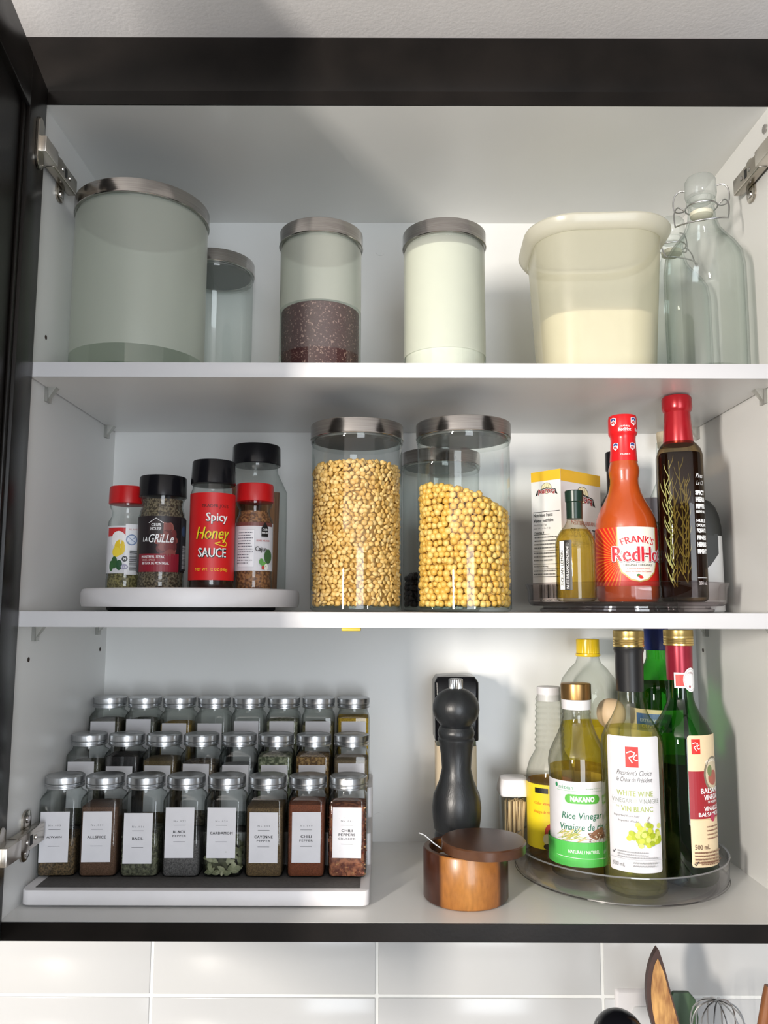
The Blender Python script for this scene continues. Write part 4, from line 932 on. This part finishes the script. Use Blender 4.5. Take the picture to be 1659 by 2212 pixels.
# cider vinegar
PET = glass('pet_clear', (.93, .94, .92), (.50, .52, .48), f0=.05, power=2.2)
cs_ = [(0, 25), (3, 28.5), (92, 29), (100, 28.4), (112, 25), (122, 19), (124, 18)]
for k in range(9): z = 126+k*7; cs_ += [(z, 17.0-k*.25), (z+3.5, 18.6-k*.25)]
cs_ += [(190, 14.5), (196, 14)]
t = bottle(.1810, .1860, ZB, cs_, 'cider vinegar bottle with ribbed neck, yellow label and white cap', PET, 'vinegar_bottle', 20, 90, liquid('cider', (.90, .70, .38), .2, 1.12, .06), inset=1.6)
V, F = knurl(184, 201, 14.4, 40, .15); link('cap', mesh(V, F), WPLAS, t)
lab = patch('label', -75, 14, 75, 88, cyl(29), ink((.86, .66, .02)), t, nu=40)
printed(lab, [('p', [(-30, 78), (-13, 78), (-13, 84), (-30, 84)], BK), ('t', 'Cider vinegar', -19, 66, 24, 4.4, (.72, .12, .02), {'bold': .02}), ('t', 'Vinaigre de cidre', -20, 56, 24, 4.4, (.72, .12, .02), {'bold': .02}),
    ('e', -10.5, 33, 7.5, 11, (.50, .04, .02)), ('e', -7.5, 43, 4, 3.4, (.05, .14, .03)), ('e', -15, 26, 5, 6.4, (.82, .72, .42)), ('e', -14, 17.5, 5.6, 3.4, (.05, .03, .01)),
    ('r', -1, 17, 34, 78, WH), ('t', 'Nutrition', 10, 73, 20, 4, BK, {'bold': .03}), ('t', 'Valeur', 8, 67, 16, 4, BK, {'bold': .03}), ('r', 0, 53, 32, 53.6, BK), ('r', 0, 41, 32, 41.6, BK), *smallprint(0, 28, 63, 3, 3.2, 1.4, (.2, .2, .2), 5), *smallprint(0, 28, 50, 8, 3.8, 1.5, (.2, .2, .2), 6)], cyl(29))
# rice vinegar
ns = [(0, 28), (2, 31), (6, 32), (108, 32.4), (114, 33), (124, 33.4), (133, 32), (143, 27.5), (154, 22), (166, 17.6), (176, 15.6), (178, 16.4), (181, 15.4), (184, 15)]
t = bottle(.2000, .1230, ZB, ns, 'rice vinegar bottle with bronze cap and white and green label', glass('flint_glass', (.95, .955, .93), (.30, .30, .22), f0=.06, power=2.2), 'vinegar_bottle', 4, 118, liquid('rice_vinegar', (.93, .84, .46), .2, 1.12, .03), n=56, inset=1.6)
lm('neck_band', [(182, 16.6), (193, 16.8)], WPLAS, t, 40)
V, F = knurl(193.2, 211, 17.2, 44, .4); link('cap', mesh(V, F), pm('bronze_cap', (.36, .20, .07), .35, 1, c2=(.42, .25, .10)), t)
lab = patch('label', -84, 16, 84, 106, cyl(32.4), PAPER, t, nu=48)
GR = (.10, .42, .06); rnd = random.Random(8)
rice = []
for k in range(46):
    x = rnd.uniform(-28, -4); y = rnd.uniform(42, 50); L_ = rnd.uniform(6, 13); a = rnd.uniform(.3, 1.1)
    rice.append(('ln', [(x, y), (x+L_*cos(a), y+L_*sin(a)*.7)], .6, rnd.choice([(.55, .42, .12), (.36, .40, .08), (.66, .55, .22), (.30, .36, .06)])))
for k in range(60): rice.append(('e', rnd.uniform(6, 34), rnd.uniform(41, 52), .9, .6, rnd.choice([(.30, .17, .10), (.62, .52, .42), (.20, .10, .06), (.72, .65, .56)])))
printed(lab, [('t', 'mizkan', -16.5, 99.5, 17, 4.2, (.03, .30, .12), {'bold': .0}), ('e', -28.5, 101, 1.8, 2.4, (.03, .25, .10)), ('t', 'Bringing flavor to life', 17, 98.6, 22, 1.4, (.1, .3, .15)), ('r', -28, 95.6, 28, 95.9, (.1, .4, .15)),
    ('r', -12.5, 82.5, 17, 92.5, GR), ('e', -12.5, 87.5, 5, 5, GR), ('e', 17, 87.5, 5, 5, GR), ('t', 'NAKANO', 2.2, 87.5, 27, 6, WH, {'bold': .06}),
    ('t', 'Rice Vinegar', 2, 68.5, 47, 9.4, (.02, .17, .09), {'shear': .18, 'bold': .015, 'rot': 1}), ('t', 'Vinaigre de riz', 1.5, 56.5, 51, 9.4, (.02, .17, .09), {'shear': .18, 'bold': .015, 'rot': 1}),
    ('p', [(8, 48), (14, 54), (24, 57), (36, 52), (30, 46), (16, 44)], (.30, .15, .09)), *rice,
    ('r', -84, 16, 84, 42, (.08, .46, .08)), ('t', 'NATURAL / NATUREL', 2.5, 32, 33, 3.6, WH, {'bold': .03}), ('ln', [(-28, 26), (28, 24.5)], .4, WH)], cyl(32.4))
# white wine vinegar
ws = [(0, 29), (3, 32), (7, 33), (150, 33), (160, 31.5), (170, 27), (180, 20.5), (190, 15.8), (198, 13.8), (216, 13.2), (250, 13.2), (262, 13.4)]
t = bottle(.2465, .0685, ZB, ws, 'tall white wine vinegar bottle with black neck sleeve and gold cap at the front', glass('olive_flint', (.95, .96, .90), (.36, .38, .22), f0=.06, power=2.2), 'vinegar_bottle', 1, 170, liquid('wine_vinegar', (.93, .92, .54), .2, 1.12, .05), n=56, inset=1.8)
lm('neck_sleeve', [(208, 14.6), (209, 14.8), (248, 15.0), (253, 16.4), (255, 15.6), (258, 15.8)], pm('black_sleeve', (.010, .010, .011), .4), t, 40)
def goldcap(t):
    L = [knurl(266, 273.5, 16.4, 44, .35)]
    v, f = loft(mm([(255.5, 15.8), (256, 16.6), (258, 16.7), (258.6, 16.1), (260.4, 16.6), (261.4, 16.2), (263, 16.7), (264, 16.2), (266.2, 16.4)]), 44); L.append((v, f))
    link('cap', mesh(*joinvf(L)), GOLD, t, label='gold screw cap')
goldcap(t)
lab = patch('label', -29, 27, 30, 164, cyl(33), PAPER, t, nu=24, corner=3)
G1 = (.34, .40, .12); rnd = random.Random(12)
gr = [('e', min(26, 10+rnd.gauss(0, 8)), 64+max(-11, min(11, rnd.gauss(0, 6))), 2.7, 2.7, rnd.choice([(.40, .46, .02), (.50, .54, .04), (.32, .40, .015), (.56, .60, .14)])) for _ in range(70)]
def pc(cx, cy, k):
    return [('r', cx-6.6*k, cy-10.5*k, cx+6.6*k, cy+10.5*k, (.66, .02, .015)), ('ln', [(cx-5.5*k, cy+4*k), (cx-1*k, cy+6*k), (cx+3*k, cy+4.5*k), (cx+1*k, cy+1*k), (cx-3*k, cy-.5*k), (cx+.5*k, cy-6*k)], 1.1*k, WH),
            ('ln', [(cx+5.5*k, cy+2.5*k), (cx+3*k, cy+1.5*k), (cx+1.6*k, cy-1.5*k), (cx+4*k, cy-3.5*k), (cx+6*k, cy-2.6*k)], 1.0*k, WH)]
printed(lab, pc(-1, 143, 1)+[('t', "President's Choice", 1, 127, 37, 5, (.05, .05, .05), {'shear': .45}), ('t', 'le Choix du Président', 1, 120, 38, 5, (.05, .05, .05), {'shear': .45}),
    ('t', 'WHITE WINE', 1, 106, 38, 5.4, G1, {'bold': .03}), ('t', 'VINEGAR', -13, 98.5, 22, 4.6, (.26, .28, .24)), ('e', 1, 98.5, 2.4, 2.4, (.5, .52, .5)), ('t', 'VINAIGRE', 16, 98.5, 22, 4.6, (.26, .28, .24)), ('r', -24, 102.2, 27, 102.4, (.5, .5, .5)), ('r', -24, 94.6, 27, 94.8, (.5, .5, .5)),
    ('t', 'DE', -17, 92.4, 3.4, 1.6, G1), ('t', 'VIN BLANC', 3, 90.5, 33, 5.4, G1, {'bold': .03}), ('t', 'Imported from Italy', -8.5, 83, 27, 2.8, (.15, .15, .15), {'shear': .2}), ('t', "Importé d'Italie", -6.5, 78, 21, 2.8, (.15, .15, .15), {'shear': .2})]+gr+[
    ('ln', [(14, 76), (12.5, 80), (14.6, 83.5)], .5, (.2, .16, .1)), ('ln', [(-23.5, 46.5), (-22.4, 44.8), (-20.4, 48)], .6, BK)]+smallprint(-18, 24, 48, 3, 2.6, 1.2, (.35, .35, .36), 2)+[
    ('r', -27, 40.2, 28, 40.5, (.4, .4, .4)), ('r', -7, 29, -6.8, 40, (.4, .4, .4)), ('t', '500 mL', -17, 34.6, 13, 3.8, (.15, .15, .15)), *smallprint(-3, 26, 38, 2, 3, 1.3, (.3, .3, .3), 9)], cyl(33))
# balsamic vinegar
BG = glass('green_glass', (.16, .56, .14), (.015, .12, .02), f0=.06, power=1.8)
t = bottle(.3145, .1040, ZB, ws, 'green glass balsamic vinegar bottle with wine red neck sleeve and gold cap', BG, 'vinegar_bottle', 54, 128, pm('balsamic', (.004, .003, .003), .08), n=56, inset=1.0)
lm('neck_sleeve', [(217, 14.2), (218, 14.3), (250, 14.8), (257, 15)], pm('wine_red_foil', (.26, .012, .03), .28, .4, c2=(.32, .02, .04)), t, 40)
goldcap(t)
sl = [o for o in C.objects if o.parent == t and o.name.startswith('neck_sleeve')][0]
def neck(u, v, off): return ((14.8+off)*sin(u/14.8), -(14.8+off)*cos(u/14.8), v)
printed(sl, [('r', -20, 209, -5, 226, WH), ('r', -18.4, 211, -6.5, 224, (.58, .04, .03)), ('e', -1, 218, 9.5, 13.5, WH), ('e', -1, 218, 8.2, 12, (.45, .42, .45)), ('e', -1, 218, 7.7, 11.4, WH), ('e', -1, 218, 4.8, 7, (.6, .6, .62)), ('e', -1, 218, 4.4, 6.5, WH), ('e', -3, 210.5, 1.2, 1.6, (.30, .02, .04)), ('t', 'CONDIMENTO', -2, 226, 11, 1.8, (.3, .05, .06), {'arc': 7})], neck, 'neck_seal', base=.5, step=2)
lab = patch('label', -26, 22, 26, 160, cyl(33), ink((.70, .56, .36)), t, nu=22, corner=3)
printed(lab, pc(-17, 148, .75)+[('r', -26, 72, 26, 122, (.30, .012, .02)), ('e', 6, 118, 15, 19, (.20, .17, .12)), ('e', 6, 118, 12.5, 16, (.55, .47, .33)), ('e', 6, 114, 9, 8, (.36, .10, .07)), ('e', 0, 122, 4, 6, (.16, .2, .08)), ('t', 'SPLENDIDO', 4, 133, 22, 3.4, (.85, .8, .7), {'arc': 20, 'bold': .04}),
    ('t', 'BALSAMIC', 3, 101, 33, 5.6, WH, {'bold': .05}), ('t', 'VINEGAR', 3, 94.2, 26, 5.6, WH, {'bold': .05}), ('t', 'OF MODENA', 3, 89, 16, 2.6, WH, {'bold': .04}), ('t', 'VINAIGRE', 3, 82.4, 27, 5, WH, {'bold': .05}), ('t', 'BALSAMIQUE', 1, 76, 36, 5, WH, {'bold': .05}),
    ('r', -26, 71, 26, 71.4, (.45, .32, .12)), ('e', 2, 72.6, 4, 4.4, (.42, .03, .08)), *smallprint(-8, 18, 64, 4, 4, 1.2, (.25, .12, .08), 6), ('t', '500 mL', -14, 43, 17, 5, (.12, .06, .04)), *smallprint(-23, 18, 38, 4, 3.3, 1.6, (.2, .1, .06), 3), ('ln', [(-24, 26.4), (-22.6, 24.4), (-20, 28.6)], .7, BK), *smallprint(-17, 18, 28.5, 2, 2.2, 1.3, (.2, .1, .06), 4)], cyl(33))
# oil jug
js = [(0, 33), (4, 35.5), (8, 36.5), (90, 36.5), (96, 35.5), (102, 36.5), (108, 36.5), (114, 37), (176, 37), (192, 38), (208, 33), (220, 24), (228, 16), (234, 14), (240, 13.5), (248, 13.5)]
t = bottle(.2395, .2200, .0, js, 'clear plastic cooking oil bottle with yellow cap behind the vinegars', PET, 'oil_bottle', 0, 152, liquid('cooking_oil', (.97, .87, .26), .15, 1.1, .12), n=48)
t.location.z = ZB
V, F = knurl(240, 258, 14.6, 30, .5); link('cap', mesh(V, F), pm('yellow_plastic', (.84, .58, .01), .3), t)
lm('neck_ring', [(236, 15), (237, 15.6), (239.6, 15.4)], pm('yellow_plastic', (.84, .58, .01), .3), t, 32)
# green olive oil bottle
gs = [(0, 31), (4, 33), (8, 34), (185, 34), (200, 33), (212, 30), (222, 22), (230, 15), (236, 13), (262, 12.5)]
t = bottle(.3180, .1900, ZB, gs, 'green glass olive oil bottle with blue cap behind the balsamic vinegar', BG, 'oil_bottle', -12, 206, liquid('olive_oil', (.36, .30, .03), .3, 1.2, .25), n=48)
lm('cap', [(246, 14.5), (247, 15.2), (272, 14.8), (273.5, 14)], pm('blue_plastic', (.008, .022, .16), .3), t, 40)
lab = patch('label', -40, 100, 40, 176, cyl(34), ink((.66, .55, .34)), t, nu=24)
printed(lab, [('r', -22, 150, 22, 171, (.06, .14, .36)), ('t', 'EXTRA VIRGIN', 0, 163, 32, 3.6, (.6, .65, .75)), ('t', 'OLIVE OIL', 0, 156, 28, 4, (.7, .7, .72))], cyl(34))
# pale wooden knob
t = thing('wooden_pestle', 'pale wooden pestle with round top seen between the oil and wine vinegar bottles', 'pestle', .2500, .1580, ZB)
lm('shaft', [(0, 13), (4, 15), (30, 14), (60, 9), (120, 7), (150, 7.5), (158, 9)], pm('beech', (.66, .48, .30), .55, c2=(.72, .54, .36), scale=40, stretch=(1, 1, .1)), t, 28)
lm('knob', [(156, 9), (160, 13.5), (166, 16.5), (172, 17.2), (178, 16.5), (184, 13.5), (188, 9), (189.5, 4)], pm('beech', (.66, .48, .30), .55), t, 36)

# ================================================================ below the cabinet
struct('worktop', (-2.2, 2.2, -.40, .2845, -.49, -.45), pm('worktop_stone', (.5, .49, .47), .3, c2=(.6, .59, .57), scale=50))
bx_ = [o for o in C.objects if o.name == 'worktop'][0]; bx_['kind'] = 'structure'
t = thing('wall_outlet', 'white wall outlet plate on the tiled backsplash behind the wooden spatula', 'outlet', .3155, .2845, -.2440)
V, F = loft([(0, .0365, .0575, .004), (.003, .0362, .0572, .004), (.006, .034, .055, .003)], 24)
link('cover_plate', mesh([(v[0], -v[2], v[1]) for v in V], F), WPLAS, t)
for zz in (.024, -.024):
    V, F = loft([(.0055, .017, .0145, .006), (.0075, .0166, .0141, .006)], 24)
    link('socket', mesh([(v[0], -v[2], v[1]+zz) for v in V], F), pm('socket_white', (.66, .66, .67), .4), t)
cr = thing('utensil_crock', 'stoneware crock on the worktop below the cabinet, holding cooking utensils', 'crock', .3150, .1500, -.45)
V, F = loft(mm([(0, 58), (3, 62), (150, 64), (154, 66), (157, 65), (156, 60), (12, 56)]), 48)
link('crock_body', mesh(V, F), pm('stoneware', (.6, .58, .54), .4), cr)
def up(name, label, cat, x, y, z): return thing(name, label, cat, x, y, z)
SPW = pm('charred_wood_face', (.22, .08, .02), .5, c2=(.62, .34, .11), scale=150, stretch=(1, 1, .22), bump=.1, lo=.3, hi=.6)
SPD = pm('charred_wood_edge', (.035, .014, .010), .5, c2=(.07, .03, .02))
t = thing('wooden_spatula', 'pointed wooden spatula with dark charred edges under the cabinet', 'spatula', .2990, .1500, -.435)
outl = smooth([(-.0070, .354), (-.0130, .344), (-.0180, .330), (-.0208, .312), (-.0200, .290), (-.0150, .268), (-.0085, .245), (-.0065, .20)], 4)+[(-.006, 0), (.008, 0)]+smooth([(.010, .20), (.0190, .245), (.0145, .275), (.0080, .300), (.0010, .330), (-.0055, .352)], 4)
n_ = len(outl); V = [(x, -.004, z) for x, z in outl]+[(x, .004, z) for x, z in outl]
F = [tuple(range(n_-1, -1, -1)), tuple(range(n_, 2*n_))]+[(i, (i+1) % n_, n_+(i+1) % n_, n_+i) for i in range(n_)]
link('blade', mesh(V, F), SPD, t)
inn = smooth([(-.0072, .343), (-.0118, .334), (-.0152, .318), (-.0162, .300), (-.0142, .280), (-.0090, .258), (-.0045, .235)], 4)+smooth([(.0135, .235), (.0172, .248), (.0128, .275), (.0062, .300), (-.0010, .328)], 4)
link('bare_wood_face', mesh([(x, -.0044, z) for x, z in inn], [tuple(range(len(inn)-1, -1, -1))]), SPW, t, label='lighter streaked wood face')
t = thing('balloon_whisk', 'steel balloon whisk with overlapping wire loops', 'whisk', .3560, .1420, -.4355)
L = []
for k in range(6):
    a = pi*k/6; pts = []
    for i in range(25):
        th = -pi/2+ -pi/2*0+2*pi*(i/24-.25)*.0; s = i/24
        q = sin(pi*s); rad = .030*sin(pi*s)**.75*(1 if s < .5 else -1)
    for i in range(29):
        s = -1+2*i/28; zz = .300-.125*abs(s)**2.2; rr = .031*math.copysign(min(1, (1-abs(abs(s)*1.0-.45)/.75)), s)*(1 if abs(s) > .12 else abs(s)/.12*.9+.1)
        rr = .030*sin(s*pi*.93) if abs(s) <= 1 else 0
        pts.append((rr*cos(a), rr*sin(a), zz))
    L.append(tube(pts, .0009, 5))
link('wires', mesh(*joinvf(L)), WIRE, t, sharp=60)
link('handle', mesh(*tube([(0, 0, .176), (-.006, 0, .12), (-.018, .004, .03)], .006, 12)), WIRE, t)
t = thing('ladle', 'black round ladle head just showing at the bottom edge', 'ladle', .2930, .1420, -.4355)
link('handle', mesh(*tube([(0, .0, 0), (-.03, -.01, .15), (-.05, -.012, .245)], .005, 10)), BLACKP, t)
secs = [(.0, 4)]+[(29*(1-cos(a)), 29*sin(a)) for a in [radians(q) for q in range(12, 91, 10)]]
V, F = loft([(-z*.001, r*.001) for z, r in secs], 36)
link('ladle_bowl', mesh([(v[0]-.0535, v[1]-.014, v[2]+.2960) for v in V], [tuple(reversed(f)) for f in F]), BLACKP, t)
t = thing('silicone_spatula', 'dark green silicone spatula behind the wooden one', 'spatula', .3300, .1850, -.4355)
V, F = loft(mm([(200, 5, 4, 2), (235, 18, 4, 4), (262, 20, 4, 4), (282, 17, 3.5, 3), (290, 10, 3, 3)]), 24)
link('blade', mesh(V, F), pm('green_silicone', (.045, .085, .04), .5), t)
link('handle', mesh(*tube([(0, -.01, 0), (0, 0, .202)], .0045, 10)), BLACKP, t)
t = thing('wooden_spoon', 'brown wooden spoon handle at the right edge below the cabinet', 'spoon', .3550, .1500, -.4355)
link('handle', mesh(*tube([(0, 0, 0), (.03, 0, .16), (.062, 0, .300), (.065, 0, .312)], .0065, 12, r1=.0055)), pm('brown_wood', (.20, .07, .02), .45, c2=(.28, .10, .03)), t)

# everything that stands on a shelf keeps a hair of air under it instead of sharing a plane with it
for o in C.objects:
    if o.parent is None and 'category' in o and o is not cab and o.name.split('.')[0] not in ('spice_jar',): o.location.z += .00025
for o in C.objects:
    if o.name.startswith('spice_jar') and o.parent is None: o.location.z += .0004
